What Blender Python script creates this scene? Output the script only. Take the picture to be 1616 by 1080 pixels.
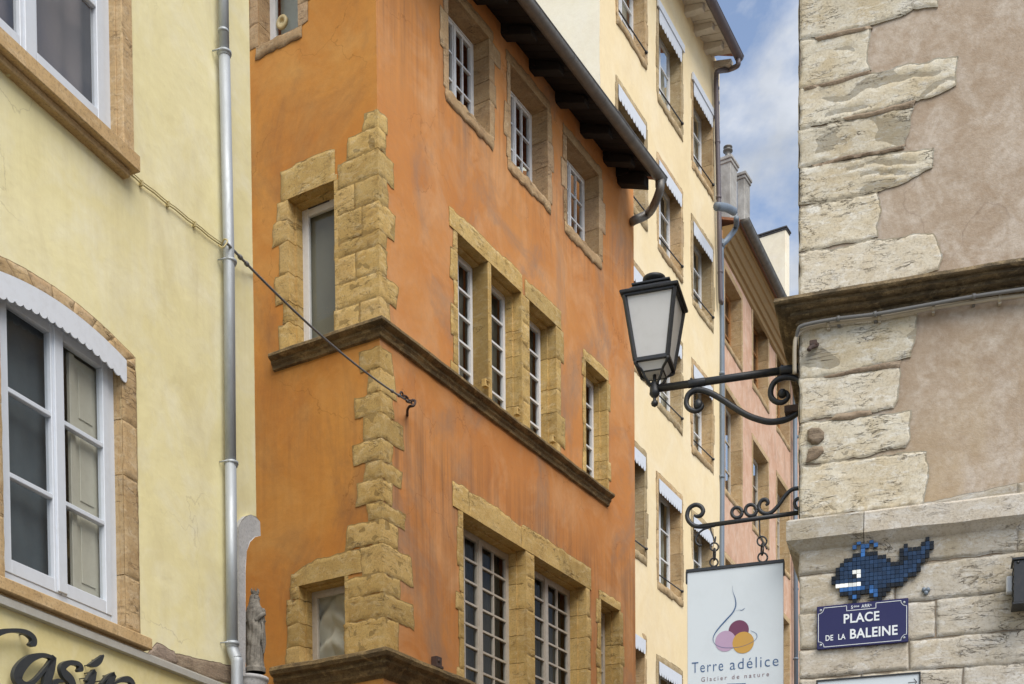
import bpy, math, random
from mathutils import Vector, Matrix, noise
from mathutils.geometry import delaunay_2d_cdt

for _o in list(bpy.data.objects):
    bpy.data.objects.remove(_o)
SC = bpy.context.scene
COL = SC.collection
R = math.radians
random.seed(7)

# ------------------------------------------------------------------ camera
F = 2113.0                       # focal length in photograph pixels (photo is 1616 px wide)
CAMZ = 1.6
PITCH, ROLL = R(2.0), R(0.45)
PPY = 1620 + F * math.tan(PITCH)
CAMR = Matrix.Rotation(R(90) - PITCH, 4, 'X') @ Matrix.Rotation(-ROLL, 4, 'Z')
cam_d = bpy.data.cameras.new('camera')
cam = bpy.data.objects.new('camera', cam_d)
COL.objects.link(cam)
cam.matrix_world = Matrix.Translation((0, 0, CAMZ)) @ CAMR
cam_d.sensor_width = 36.0
cam_d.lens = F / 1616 * 36
cam_d.shift_y = (PPY - 540) / 1616
cam_d.clip_end = 500
SC.camera = cam

# ------------------------------------------------------------------ light
SUN_EL, SUN_AZ = R(52), R(156)     # azimuth measured from +Y towards +X
world = bpy.data.worlds.new('World'); SC.world = world; world.use_nodes = True
wn, wl = world.node_tree.nodes, world.node_tree.links
wn.clear()
w_out = wn.new('ShaderNodeOutputWorld'); w_bg = wn.new('ShaderNodeBackground')
w_sky = wn.new('ShaderNodeTexSky'); w_sky.sky_type = 'NISHITA'; w_sky.sun_disc = False
w_sky.sun_elevation = SUN_EL; w_sky.sun_rotation = SUN_AZ
w_sky.air_density = 1.0; w_sky.dust_density = 0.6; w_sky.ozone_density = 1.6
w_tc = wn.new('ShaderNodeTexCoord'); w_mp = wn.new('ShaderNodeMapping')
w_mp.inputs['Scale'].default_value = (1.0, 1.0, 1.5); w_mp.inputs['Location'].default_value = (0.35, 0.2, 0.62)
w_n = wn.new('ShaderNodeTexNoise'); w_n.inputs['Scale'].default_value = 8.5; w_n.inputs['Detail'].default_value = 9
w_n.inputs['Roughness'].default_value = 0.55; w_n.inputs['Distortion'].default_value = 0.25
w_r = wn.new('ShaderNodeValToRGB'); w_r.color_ramp.elements[0].position = 0.42; w_r.color_ramp.elements[1].position = 0.56
w_n2 = wn.new('ShaderNodeTexNoise'); w_n2.inputs['Scale'].default_value = 16; w_n2.inputs['Detail'].default_value = 6
w_r2 = wn.new('ShaderNodeValToRGB')
w_r2.color_ramp.elements[0].position = 0.3; w_r2.color_ramp.elements[0].color = (2.1, 2.3, 2.6, 1)
w_r2.color_ramp.elements[1].position = 0.7; w_r2.color_ramp.elements[1].color = (3.6, 3.8, 4.2, 1)
w_mx = wn.new('ShaderNodeMix'); w_mx.data_type = 'RGBA'
wl.new(w_tc.outputs['Generated'], w_mp.inputs['Vector'])
wl.new(w_mp.outputs[0], w_n.inputs['Vector']); wl.new(w_mp.outputs[0], w_n2.inputs['Vector'])
wl.new(w_n.outputs['Fac'], w_r.inputs['Fac']); wl.new(w_n2.outputs['Fac'], w_r2.inputs['Fac'])
wl.new(w_r.outputs['Color'], w_mx.inputs[0])
w_ds = wn.new('ShaderNodeHueSaturation'); w_ds.inputs['Saturation'].default_value = .85; w_ds.inputs['Value'].default_value = .95
wl.new(w_sky.outputs[0], w_ds.inputs['Color']); wl.new(w_ds.outputs[0], w_mx.inputs[6]); wl.new(w_r2.outputs['Color'], w_mx.inputs[7])
wl.new(w_mx.outputs[2], w_bg.inputs['Color']); w_bg.inputs['Strength'].default_value = 0.085
wl.new(w_bg.outputs[0], w_out.inputs['Surface'])

sun_d = bpy.data.lights.new('sun', 'SUN'); sun_d.energy = 1.45; sun_d.angle = R(48); sun_d.color = (1.0, 0.94, 0.85)
sun = bpy.data.objects.new('sun', sun_d); COL.objects.link(sun)
_sd = Vector((math.sin(SUN_AZ) * math.cos(SUN_EL), math.cos(SUN_AZ) * math.cos(SUN_EL), math.sin(SUN_EL)))
sun.rotation_euler = _sd.to_track_quat('Z', 'Y').to_euler(); sun.location = _sd * 60
SC.view_settings.view_transform = 'Standard'; SC.view_settings.look = 'None'
SC.view_settings.gamma = 1.0; SC.view_settings.exposure = 1.42
SC.cycles.max_bounces = 8; SC.cycles.diffuse_bounces = 5; SC.cycles.transparent_max_bounces = 12

# ------------------------------------------------------------------ helpers
def ray(px, py):
    return (CAMR.to_3x3() @ Vector(((px - 808) / F, (PPY - py) / F, -1))).normalized()

class Plane:
    """vertical wall plane: origin o (x,y), d = direction to the right seen from the street, n = outward normal"""
    def __init__(s, o, d):
        s.o = Vector((o[0], o[1], 0)); s.d = Vector((d[0], d[1], 0)).normalized()
        s.n = Vector((s.d.y, -s.d.x, 0))
    def pt(s, px, py, off=0.0):
        r = ray(px, py); c = Vector((0, 0, CAMZ))
        t = (s.o + s.n * off - c).dot(s.n) / r.dot(s.n)
        return c + r * t
    def uz(s, px, py, off=0.0):
        p = s.pt(px, py, off); return ((p - s.o).dot(s.d), p.z)
    def w(s, u, z, off=0.0):
        p = s.o + s.d * u + s.n * off; return Vector((p.x, p.y, z))
    def shift(s, off):
        q = Plane((s.o + s.n * off)[:2], s.d[:2]); return q

def from_px(px, py_hint, Y):
    """world xy of the vertical through a pixel at depth Y"""
    r = ray(px, py_hint); t = Y / r.y
    return (r.x * t, Y)
def vp_right(xv):
    t = math.atan((xv - 808) / F); return (math.sin(t), math.cos(t))
def vp_left(xv):
    t = math.atan((808 - xv) / F); return (math.sin(t), -math.cos(t))

class M:
    def __init__(s): s.v = []; s.f = []; s.t = []; s.sm = []
    def add(s, vs, fs, tint=0.0, smooth=False):
        b = len(s.v); s.v += [tuple(v) for v in vs]; s.t += [tint] * len(vs)
        s.f += [tuple(i + b for i in f) for f in fs]; s.sm += [smooth] * len(fs)
    def hexa(s, p, tint=0.0):
        s.add(p, [(0, 3, 2, 1), (4, 5, 6, 7), (0, 1, 5, 4), (1, 2, 6, 5), (2, 3, 7, 6), (3, 0, 4, 7)], tint)
    def box(s, P, u0, u1, z0, z1, o0, o1, tint=0.0):
        s.hexa([P.w(u0, z0, o0), P.w(u1, z0, o0), P.w(u1, z0, o1), P.w(u0, z0, o1),
                P.w(u0, z1, o0), P.w(u1, z1, o0), P.w(u1, z1, o1), P.w(u0, z1, o1)], tint)
    def quad(s, a, b, c, d, tint=0.0): s.add([a, b, c, d], [(0, 1, 2, 3)], tint)
    def prism(s, P, poly, o0, o1, tint=0.0):
        n = len(poly)
        vs = [P.w(u, z, o1) for u, z in poly] + [P.w(u, z, o0) for u, z in poly]
        tri = cdt_tris(poly)
        fs = [t for t in tri] + [(t[2] + n, t[1] + n, t[0] + n) for t in tri]
        fs += [(i, i + n, (i + 1) % n + n, (i + 1) % n) for i in range(n)]
        s.add(vs, fs, tint)
    def tube(s, pts, r, seg=10, tint=0.0, cap=True):
        pts = [Vector(p) for p in pts]; n = len(pts)
        rs = r if isinstance(r, (list, tuple)) else [r] * n
        vs = []; up = None
        for i, p in enumerate(pts):
            t = (pts[min(i + 1, n - 1)] - pts[max(i - 1, 0)])
            t = t.normalized() if t.length > 1e-9 else Vector((0, 0, 1))
            if up is None:
                up = Vector((0, 0, 1)) if abs(t.z) < 0.9 else Vector((0, 1, 0))
            a = (up - t * up.dot(t))
            a = a.normalized() if a.length > 1e-6 else t.orthogonal().normalized()
            up = a; b = t.cross(a)
            for k in range(seg):
                g = 2 * math.pi * k / seg
                vs.append(p + (a * math.cos(g) + b * math.sin(g)) * rs[i])
        fs = [(i * seg + k, i * seg + (k + 1) % seg, (i + 1) * seg + (k + 1) % seg, (i + 1) * seg + k)
              for i in range(n - 1) for k in range(seg)]
        if cap: fs += [tuple(range(seg))[::-1], tuple((n - 1) * seg + k for k in range(seg))]
        s.add(vs, fs, tint, True)
    def lathe(s, c, prof, seg=16, tint=0.0, ax=None, smooth=True):
        """prof: (radius, height) list; axis ax"""
        ax = Vector(ax or (0, 0, 1)).normalized(); a = ax.orthogonal().normalized(); b = ax.cross(a)
        c = Vector(c); vs = []
        for r_, h in prof:
            for k in range(seg):
                g = 2 * math.pi * k / seg
                vs.append(c + ax * h + (a * math.cos(g) + b * math.sin(g)) * max(r_, 1e-4))
        n = len(prof)
        fs = [(i * seg + k, i * seg + (k + 1) % seg, (i + 1) * seg + (k + 1) % seg, (i + 1) * seg + k)
              for i in range(n - 1) for k in range(seg)]
        fs += [tuple(range(seg))[::-1], tuple((n - 1) * seg + k for k in range(seg))]
        s.add(vs, fs, tint, smooth)
    def build(s, name, mat, parent=None, bevel=0.0):
        me = bpy.data.meshes.new(name)
        base = Vector((0, 0, 0)); q = parent
        while q is not None: base += q.location; q = q.parent
        me.from_pydata([(v[0] - base.x, v[1] - base.y, v[2] - base.z) for v in s.v], [], s.f)
        me.polygons.foreach_set('use_smooth', s.sm)
        at = me.attributes.new('tint', 'FLOAT', 'POINT'); at.data.foreach_set('value', s.t)
        me.materials.append(mat); me.validate(); me.update()
        o = bpy.data.objects.new(name, me); COL.objects.link(o)
        if parent is not None: o.parent = parent
        if bevel:
            md = o.modifiers.new('bevel', 'BEVEL'); md.width = bevel; md.segments = 1; md.limit_method = 'ANGLE'
        return o

def thing(name, loc, label, cat, group=None):
    o = bpy.data.objects.new(name, None); COL.objects.link(o); o.location = loc
    o.empty_display_size = 0.2
    tag(o, label, cat, group); return o
def tag(o, label, cat, group=None):
    o['label'] = label; o['category'] = cat
    if group: o['group'] = group
    return o

def inside(p, poly):
    x, y = p; c = False; n = len(poly); j = n - 1
    for i in range(n):
        xi, yi = poly[i]; xj, yj = poly[j]
        if (yi > y) != (yj > y) and x < (xj - xi) * (y - yi) / (yj - yi) + xi: c = not c
        j = i
    return c
def edge_dist(p, poly):
    px, py = p; best = 1e9; n = len(poly)
    for i in range(n):
        ax, ay = poly[i]; bx, by = poly[(i + 1) % n]
        dx, dy = bx - ax, by - ay; L = dx * dx + dy * dy
        t = 0 if L < 1e-12 else max(0, min(1, ((px - ax) * dx + (py - ay) * dy) / L))
        e = math.hypot(px - ax - t * dx, py - ay - t * dy)
        if e < best: best = e
    return best
def cdt_tris(poly):
    n = len(poly)
    r = delaunay_2d_cdt([Vector(p) for p in poly], [(i, (i + 1) % n) for i in range(n)], [], 0, 1e-6)
    vs, fs = r[0], r[2]; out = []
    om = [o[0] if o else 0 for o in r[3]]
    for f in fs:
        c = (sum(vs[i].x for i in f) / 3, sum(vs[i].y for i in f) / 3)
        if inside(c, poly):
            a = [om[i] for i in f]
            x = (vs[f[1]] - vs[f[0]]).cross(vs[f[2]] - vs[f[0]])
            out.append(tuple(a) if x > 0 else tuple(a[::-1]))
    return out
def area(poly):
    return sum(poly[i - 1][0] * poly[i][1] - poly[i][0] * poly[i - 1][1] for i in range(len(poly))) / 2

def face_holes(m, P, outer, holes, grid=0.25, warp=0.006, off=0.0, tint=0.0):
    """a wall face with openings; slightly uneven like hand-laid plaster"""
    pts = []; eds = []
    def loop(pl):
        b = len(pts); q = []
        for i in range(len(pl)):
            a = pl[i]; c = pl[(i + 1) % len(pl)]
            L = math.hypot(c[0] - a[0], c[1] - a[1]); k = max(1, int(L / grid))
            for j in range(k): q.append((a[0] + (c[0] - a[0]) * j / k, a[1] + (c[1] - a[1]) * j / k))
        pts.extend(q); eds.extend((b + i, b + (i + 1) % len(q)) for i in range(len(q)))
    loop(outer)
    for h in holes: loop(h)
    us = [p[0] for p in outer]; zs = [p[1] for p in outer]
    u = min(us) + grid / 2
    while u < max(us):
        z = min(zs) + grid / 2
        while z < max(zs):
            if inside((u, z), outer) and edge_dist((u, z), outer) > grid * .3 and not any(inside((u, z), h) or edge_dist((u, z), h) < grid * .3 for h in holes):
                pts.append((u, z))
            z += grid
        u += grid
    r = delaunay_2d_cdt([Vector(p) for p in pts], eds, [], 0, 1e-5)
    vs, fs = r[0], r[2]; out = []
    for f in fs:
        c = (sum(vs[i].x for i in f) / 3, sum(vs[i].y for i in f) / 3)
        if inside(c, outer) and not any(inside(c, h) for h in holes):
            out.append(tuple(f) if (vs[f[1]] - vs[f[0]]).cross(vs[f[2]] - vs[f[0]]) > 0 else tuple(f[::-1]))
    w3 = []
    for v in vs:
        p = P.w(v.x, v.y, off)
        if warp: p = p + noise.noise_vector(p * 0.9) * warp + noise.noise_vector(p * 3.1 + Vector((9, 3, 1))) * warp * .35
        w3.append(p)
    m.add(w3, out, tint, True)

def stone(m, P, poly, proud=0.012, grid=0.04, jit=0.008, rough=0.004, back=0.03, sharp=None, tint=None, strata=0.0, rnd=0.008, base=0.0, joint=0.0045):
    """one hand-cut block: ragged outline, rounded arris, uneven face"""
    if tint is None: tint = random.uniform(-1, 1)
    if area(poly) < 0: poly = poly[::-1]
    so = Vector((random.uniform(-50, 50), random.uniform(-50, 50), 0))
    q = []
    for i in range(len(poly)):
        a = poly[i]; c = poly[(i + 1) % len(poly)]
        L = math.hypot(c[0] - a[0], c[1] - a[1]); k = max(1, int(L / grid))
        for j in range(k):
            p = (a[0] + (c[0] - a[0]) * j / k, a[1] + (c[1] - a[1]) * j / k)
            s = 0.12 if (sharp and sharp(p)) else 1.0
            nv = noise.noise_vector(Vector((p[0], p[1], 0)) * 11 + so) * jit * 1.3 + noise.noise_vector(Vector((p[0], p[1], 3)) * 37 + so) * jit * .5
            q.append((p[0] + nv.x * s, p[1] + nv.y * s))
    us = [p[0] for p in q]; zs = [p[1] for p in q]; pts = list(q)
    u = min(us) + grid / 2; row = 0
    while u < max(us):
        z = min(zs) + grid / 2
        while z < max(zs):
            p = (u + random.uniform(-.2, .2) * grid, z + random.uniform(-.2, .2) * grid)
            if inside(p, q) and edge_dist(p, q) > grid * .35: pts.append(p)
            z += grid
        u += grid
    n = len(q)
    for i in range(n):      # a second ring just inside the arris keeps the face flat right up to its edge
        a, c = q[i - 1], q[(i + 1) % n]; dx, dz = c[0] - a[0], c[1] - a[1]; l = math.hypot(dx, dz) or 1
        p = (q[i][0] - dz / l * rnd * 1.3, q[i][1] + dx / l * rnd * 1.3)
        if inside(p, q) and edge_dist(p, q) > rnd * .8: pts.append(p)
    r = delaunay_2d_cdt([Vector(p) for p in pts], [(i, (i + 1) % n) for i in range(n)], [], 0, 1e-6)
    vs, fs, om = r[0], r[2], r[3]
    if len(vs) != len(pts): 
        remap = None
    w3 = []; 
    for v in vs:
        p = (v.x, v.y); e = edge_dist(p, q)
        h = 1.0 if (sharp and sharp(p)) else min(1.0, .35 + .65 * math.sqrt(min(1, e / rnd)))
        nz = noise.noise(Vector((v.x * 6, v.y * 9, 0)) + so) * rough + noise.noise(Vector((v.x * 24, v.y * 30, 5)) + so) * rough * .5
        if strata:
            g = noise.noise(Vector((v.x * 2.2, v.y * 5, 1)) + so)
            s_ = abs(math.sin((v.y * 34 + g * 5 + noise.noise(Vector((v.x * 9, v.y * 9, 7)) + so) * 1.3)))
            msk = max(0, noise.noise(Vector((v.x * 3.1, v.y * 4, 9)) + so) + .25)
            nz -= strata * msk * (1 - s_) ** 2 * 2
        if sharp and sharp(p): nz *= .15
        w3.append(P.w(v.x, v.y, base + proud * h + nz * (h if h < 1 else 1)))
    out = []
    for f in fs:
        c = (sum(vs[i].x for i in f) / 3, sum(vs[i].y for i in f) / 3)
        if inside(c, q): out.append(tuple(f) if (vs[f[1]] - vs[f[0]]).cross(vs[f[2]] - vs[f[0]]) > 0 else tuple(f[::-1]))
    m.add(w3, out, tint, True)
    if joint:
        ex = []
        for i in range(n):
            a, c = q[i - 1], q[(i + 1) % n]; dx, dz = c[0] - a[0], c[1] - a[1]; l = math.hypot(dx, dz) or 1
            k = 0 if (sharp and sharp(q[i])) else joint
            ex.append((q[i][0] + dz / l * k, q[i][1] - dx / l * k))
        m.add([P.w(u_, z_, base + .0072 + tint * .0002) for u_, z_ in ex], cdt_tris(ex), -1.9, False)
    ring = [P.w(u_, z_, base + proud * (1.0 if sharp and sharp((u_, z_)) else .25)) for u_, z_ in q] + [P.w(u_, z_, base - back) for u_, z_ in q]
    m.add(ring, [(i, i + n, (i + 1) % n + n, (i + 1) % n) for i in range(n)], tint - .3, False)

def cr(pts, k=6):
    """Catmull-Rom resample"""
    pts = [Vector(p) for p in pts]; out = []
    for i in range(len(pts) - 1):
        p0 = pts[max(i - 1, 0)]; p1 = pts[i]; p2 = pts[i + 1]; p3 = pts[min(i + 2, len(pts) - 1)]
        for j in range(k):
            t = j / k
            out.append(0.5 * ((2 * p1) + (p2 - p0) * t + (2 * p0 - 5 * p1 + 4 * p2 - p3) * t * t + (3 * p1 - p0 - 3 * p2 + p3) * t ** 3))
    out.append(pts[-1]); return out

# ------------------------------------------------------------------ materials
class NT:
    def __init__(s, name):
        s.m = bpy.data.materials.new(name); s.m.use_nodes = True
        s.n = s.m.node_tree.nodes; s.l = s.m.node_tree.links; s.n.clear()
        s.out = s.n.new('ShaderNodeOutputMaterial'); s.b = s.n.new('ShaderNodeBsdfPrincipled')
        s.l.new(s.b.outputs[0], s.out.inputs['Surface'])
        s.tc = s.n.new('ShaderNodeTexCoord').outputs['Object']
    def _set(s, sock, v):
        if isinstance(v, bpy.types.NodeSocket): s.l.new(v, sock)
        else: sock.default_value = v
    def map(s, sc=(1, 1, 1), loc=(0, 0, 0), src=None):
        n = s.n.new('ShaderNodeMapping'); s.l.new(src or s.tc, n.inputs[0]); n.inputs['Scale'].default_value = sc
        n.inputs['Location'].default_value = loc; return n.outputs[0]
    def noise(s, scale, detail=5, rough=.55, vec=None, dist=0.0):
        n = s.n.new('ShaderNodeTexNoise'); s.l.new(vec or s.tc, n.inputs['Vector'])
        n.inputs['Scale'].default_value = scale; n.inputs['Detail'].default_value = detail
        n.inputs['Roughness'].default_value = rough; n.inputs['Distortion'].default_value = dist
        return n.outputs['Fac']
    def voro(s, scale, feat='F1', vec=None):
        n = s.n.new('ShaderNodeTexVoronoi'); s.l.new(vec or s.tc, n.inputs['Vector']); n.feature = feat
        n.inputs['Scale'].default_value = scale; return n.outputs['Distance']
    def ramp(s, fac, stops):
        n = s.n.new('ShaderNodeValToRGB'); s.l.new(fac, n.inputs[0]); e = n.color_ramp.elements
        while len(e) < len(stops): e.new(.5)
        for i, (p, c) in enumerate(stops):
            e[i].position = p; e[i].color = (c, c, c, 1) if isinstance(c, (int, float)) else (c[0], c[1], c[2], 1)
        return n.outputs['Color']
    def mix(s, f, a, b, mode='MIX'):
        n = s.n.new('ShaderNodeMix'); n.data_type = 'RGBA'; n.blend_type = mode
        s._set(n.inputs[0], f)
        for k, v in ((6, a), (7, b)):
            s._set(n.inputs[k], v if isinstance(v, bpy.types.NodeSocket) else (v[0], v[1], v[2], 1))
        return n.outputs[2]
    def math(s, op, a, b=0.0):
        n = s.n.new('ShaderNodeMath'); n.operation = op; s._set(n.inputs[0], a); s._set(n.inputs[1], b)
        return n.outputs[0]
    def sepz(s):
        n = s.n.new('ShaderNodeSeparateXYZ'); s.l.new(s.tc, n.inputs[0]); return n.outputs[2]
    def mapr(s, v, a, b, c=0.0, d=1.0):
        n = s.n.new('ShaderNodeMapRange'); s._set(n.inputs[0], v)
        for i, x in enumerate((a, b, c, d)): n.inputs[i + 1].default_value = x
        return n.outputs[0]
    def attr(s, name='tint'):
        n = s.n.new('ShaderNodeAttribute'); n.attribute_name = name; return n.outputs['Fac']
    def bump(s, h, strength, dist, prev=None):
        n = s.n.new('ShaderNodeBump'); n.inputs['Strength'].default_value = strength; n.inputs['Distance'].default_value = dist
        s.l.new(h, n.inputs['Height'])
        if prev is not None: s.l.new(prev, n.inputs['Normal'])
        return n.outputs[0]
    def fin(s, col, rough=.9, nrm=None, metal=0.0, spec=None):
        s._set(s.b.inputs['Base Color'], col if isinstance(col, bpy.types.NodeSocket) else (col[0], col[1], col[2], 1))
        s._set(s.b.inputs['Roughness'], rough); s.b.inputs['Metallic'].default_value = metal
        if nrm is not None: s.l.new(nrm, s.b.inputs['Normal'])
        if spec is not None: s.b.inputs['Specular IOR Level'].default_value = spec
        return s.m

def plaster(name, c1, c2, c3, dirt=(.2, .15, .1), dirt_amt=.25, blotch=.7, grain=60, grain_d=.0015, streak=None, streak_col=(.2, .12, .06), crack=.5, trowel=0.3, zgrad=None, speck=.12):
    t = NT(name)
    big = t.noise(blotch, 6, .6, dist=.4)
    c = t.mix(t.ramp(big, [(.36, 0), (.64, 1)]), c1, c2)
    c = t.mix(t.ramp(t.noise(blotch * 2.7, 5, .65, t.map(loc=(7, 3, 5)), .6), [(.45, 0), (.72, 1)]), c, c3)
    m2 = t.ramp(t.noise(blotch * 1.6, 8, .7, t.map((1, 1, .6), (3, 9, 1)), .8), [(.50, 0), (.76, 1)])
    c = t.mix(t.math('MULTIPLY', m2, dirt_amt), c, dirt)
    fine = t.noise(grain * .35, 4, .7)
    c = t.mix(t.ramp(fine, [(.3, speck), (.62, 0)]), c, dirt)
    if zgrad:
        zz = t.mapr(t.math('ADD', t.sepz(), t.math('MULTIPLY', t.noise(1.8, 4), 1.6)), zgrad[0], zgrad[1], .75, 0)
        pm = t.ramp(t.noise(1.5, 5, .6, t.map((1.6, 1.6, .8), (4, 4, 2)), .4), [(.40, 0), (.60, 1)])
        c = t.mix(t.math('MULTIPLY', zz, pm), c, zgrad[2])
    if streak:
        zz = t.sepz(); tot = None
        for a, b, amt in streak:
            k = t.math('MULTIPLY', t.mapr(t.math('ADD', zz, t.math('MULTIPLY', t.noise(1.2, 3), .8)), a - .35, a + .35, 1, 0), t.mapr(zz, b, a))
            tot = k if tot is None else t.math('ADD', tot, k)
            last = amt
        st = t.ramp(t.noise(1.0, 5, .7, t.map((9, 9, .35))), [(.42, 0), (.68, 1)])
        c = t.mix(t.math('MULTIPLY', t.math('MULTIPLY', tot, st), last), c, streak_col)
    # hairline cracks
    wv = t.n.new('ShaderNodeVectorMath'); wv.operation = 'ADD'
    nn = t.n.new('ShaderNodeTexNoise'); nn.inputs['Scale'].default_value = 2.5; nn.inputs['Detail'].default_value = 6
    t.l.new(t.tc, nn.inputs['Vector'])
    sc_ = t.n.new('ShaderNodeVectorMath'); sc_.operation = 'SCALE'; sc_.inputs['Scale'].default_value = .9
    t.l.new(nn.outputs['Color'], sc_.inputs[0]); t.l.new(t.tc, wv.inputs[0]); t.l.new(sc_.outputs[0], wv.inputs[1])
    cd = t.voro(.75, 'DISTANCE_TO_EDGE', wv.outputs[0])
    cm = t.math('MULTIPLY', t.ramp(cd, [(0, 1), (.006, 0)]), t.ramp(t.noise(.9, 3, .5, t.map(loc=(1, 8, 4))), [(.50, 0), (.6, 1)]))
    c = t.mix(t.math('MULTIPLY', cm, crack), c, (c1[0] * .35, c1[1] * .3, c1[2] * .3))
    nr = t.bump(t.noise(3.0, 4, .5, t.map((1, 1, 1.3)), .15), trowel * .6, .03)
    nr = t.bump(t.noise(13, 3, .5, t.map((1, 1, 1.2)), .3), trowel * .5, .006, nr)
    nr = t.bump(t.noise(grain, 4, .7), .6, grain_d, nr)
    return t.fin(c, .92, nr, spec=.25)

def stonemat(name, c1, c2, c3, dirt=(.12, .09, .06), tint_amt=.22, dirt_amt=.5, bump=.006, scale=1.0, strata=True, pits=True, cracks=0.0):
    t = NT(name); tn = t.attr()
    c = t.mix(t.ramp(t.noise(3.5 * scale, 7, .65, dist=.5), [(.38, 0), (.62, 1)]), c1, c2)
    c = t.mix(t.ramp(t.noise(7 * scale, 6, .7, t.map((1, 1, 2.4), (4, 2, 8)), .8), [(.5, 0), (.7, 1)]), c, c3)
    v = t.math('ADD', t.math('MULTIPLY', tn, tint_amt), 1.0)
    n = t.n.new('ShaderNodeVectorMath'); n.operation = 'SCALE'; t.l.new(c, n.inputs[0]); t.l.new(v, n.inputs['Scale'])
    c = n.outputs[0]
    c = t.mix(t.mapr(tn, .15, 1.0, 0, .5), c, (c2[0] * .82, c2[1] * .88, c2[2] * 1.15))
    c = t.mix(t.math('MULTIPLY', t.ramp(t.noise(5 * scale, 9, .75, t.map(loc=(9, 1, 3))), [(.55, 0), (.78, 1)]), dirt_amt), c, dirt)
    c = t.mix(t.ramp(t.noise(55 * scale, 5, .75), [(.32, .6), (.50, 0)]), c, dirt)
    nr = t.bump(t.noise(26 * scale, 8, .72, t.map((1, 1, 1.8))), .7, bump)
    if cracks:
        for cs, loc, wd in ((1.3, (2, 2, 0), .008), (2.6, (0, 0, 0), .011), (4.6, (5, 1, 7), .012)):
            h = t.noise(cs * scale, 5, .62, t.map((1, 1, 4.5), loc), .5)
            ln = t.ramp(t.math('ABSOLUTE', t.math('SUBTRACT', h, .5)), [(0, 1), (wd, 0)])
            mk = t.ramp(t.noise(2.6 * scale, 3, .5, t.map((1, 1, 1.6), (loc[2], 3, loc[1]))), [(.56, 0), (.66, 1)])
            k_ = t.math('MULTIPLY', ln, mk)
            c = t.mix(t.math('MULTIPLY', k_, cracks), c, (dirt[0] * .45, dirt[1] * .42, dirt[2] * .4))
            nr = t.bump(t.math('SUBTRACT', 1.0, k_), .8, bump * 2.5, nr)
    if strata:
        h = t.noise(3.0 * scale, 7, .7, t.map((1.2, 1.2, 9)), 1.2)
        nr = t.bump(t.ramp(h, [(.40, 1), (.47, 0), (.54, 1)]), .5, bump * 1.2, nr)
        c = t.mix(t.math('MULTIPLY', t.ramp(h, [(.44, 0), (.47, 1), (.50, 0)]), t.ramp(t.noise(2.5, 3, .5, t.map(loc=(2, 2, 2))), [(.45, 0), (.6, .55)])), c, dirt)
    if pits:
        pv = t.ramp(t.voro(38 * scale), [(.06, 0), (.16, 1)])
        nr = t.bump(pv, .35, bump, nr)
    nr = t.bump(t.noise(110 * scale, 4, .7), .5, bump * .35, nr)
    return t.fin(c, .93, nr, spec=.2)

def paint(name, c, rough=.5, dirt=.25, dc=(.25, .23, .2), bump=.0006, scale=14):
    t = NT(name)
    col = t.mix(t.math('MULTIPLY', t.ramp(t.noise(scale, 8, .7), [(.48, 0), (.8, 1)]), dirt), c, dc)
    return t.fin(col, rough, t.bump(t.noise(scale * 4, 5, .7), .5, bump))
def metal(name, c, rough=.4, dirt=.4, dc=(.2, .2, .2), m=.8, scale=9, sz=(1, 1, .25)):
    t = NT(name)
    f = t.noise(scale, 8, .7, t.map(sz))
    col = t.mix(t.math('MULTIPLY', t.ramp(f, [(.42, 0), (.75, 1)]), dirt), c, dc)
    return t.fin(col, t.mapr(f, .3, .7, rough - .08, rough + .15), t.bump(t.noise(scale * 5, 4, .7), .3, .0006), m)
def glassmat(name, tint=(.75, .8, .8), refl=1.0, wavy=.25):
    t = NT(name); t.n.remove(t.b)
    tr = t.n.new('ShaderNodeBsdfTransparent'); tr.inputs[0].default_value = (*tint, 1)
    gl = t.n.new('ShaderNodeBsdfGlossy'); gl.inputs['Roughness'].default_value = .03; gl.inputs[0].default_value = (.9, .93, .95, 1)
    nb = t.bump(t.noise(3.0, 3, .5, dist=.6), wavy, .01)
    t.l.new(nb, gl.inputs['Normal'])
    fr = t.n.new('ShaderNodeFresnel'); ge = t.n.new('ShaderNodeNewGeometry'); t.l.new(t.mapr(ge.outputs['Backfacing'], 0, 1, 1.5, 1 / 1.5), fr.inputs[0]); t.l.new(nb, fr.inputs['Normal'])
    mx = t.n.new('ShaderNodeMixShader'); t.l.new(t.math('MULTIPLY', fr.outputs[0], refl), mx.inputs[0])
    t.l.new(tr.outputs[0], mx.inputs[1]); t.l.new(gl.outputs[0], mx.inputs[2]); t.l.new(mx.outputs[0], t.out.inputs[0])
    return t.m
def cloth(name, c, c2, rough=.9):
    t = NT(name)
    return t.fin(t.mix(t.noise(4, 4, .6), c, c2), rough, t.bump(t.noise(90, 3, .6), .4, .001))

MT = {}
MT['yellow'] = plaster('yellow_plaster', (.81, .74, .45), (.79, .71, .39), (.82, .77, .55), dirt=(.55, .47, .26), dirt_amt=.5, blotch=.8, grain=45, grain_d=.0012, trowel=.45, crack=.35, streak=[(8.0, 5.2, .3)], streak_col=(.56, .47, .25))
MT['orange'] = plaster('orange_plaster', (.60, .265, .082), (.53, .205, .055), (.64, .335, .15), dirt=(.27, .20, .15), dirt_amt=1.0, blotch=.5, grain=40, grain_d=.002, crack=.45,
                       streak=[(13.6, 11.6, .8), (8.9, 5.6, 1.0), (5.3, 3.0, .9)], streak_col=(.22, .12, .065), trowel=.35)
MT['ochre'] = plaster('ochre_orange_plaster', (.60, .275, .06), (.54, .215, .045), (.63, .32, .09), dirt=(.22, .12, .06), dirt_amt=.75, blotch=.5, grain=40, grain_d=.002, crack=.45,
                      streak=[(9.05, 6.6, .35)], streak_col=(.22, .10, .05), trowel=.35)
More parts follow.
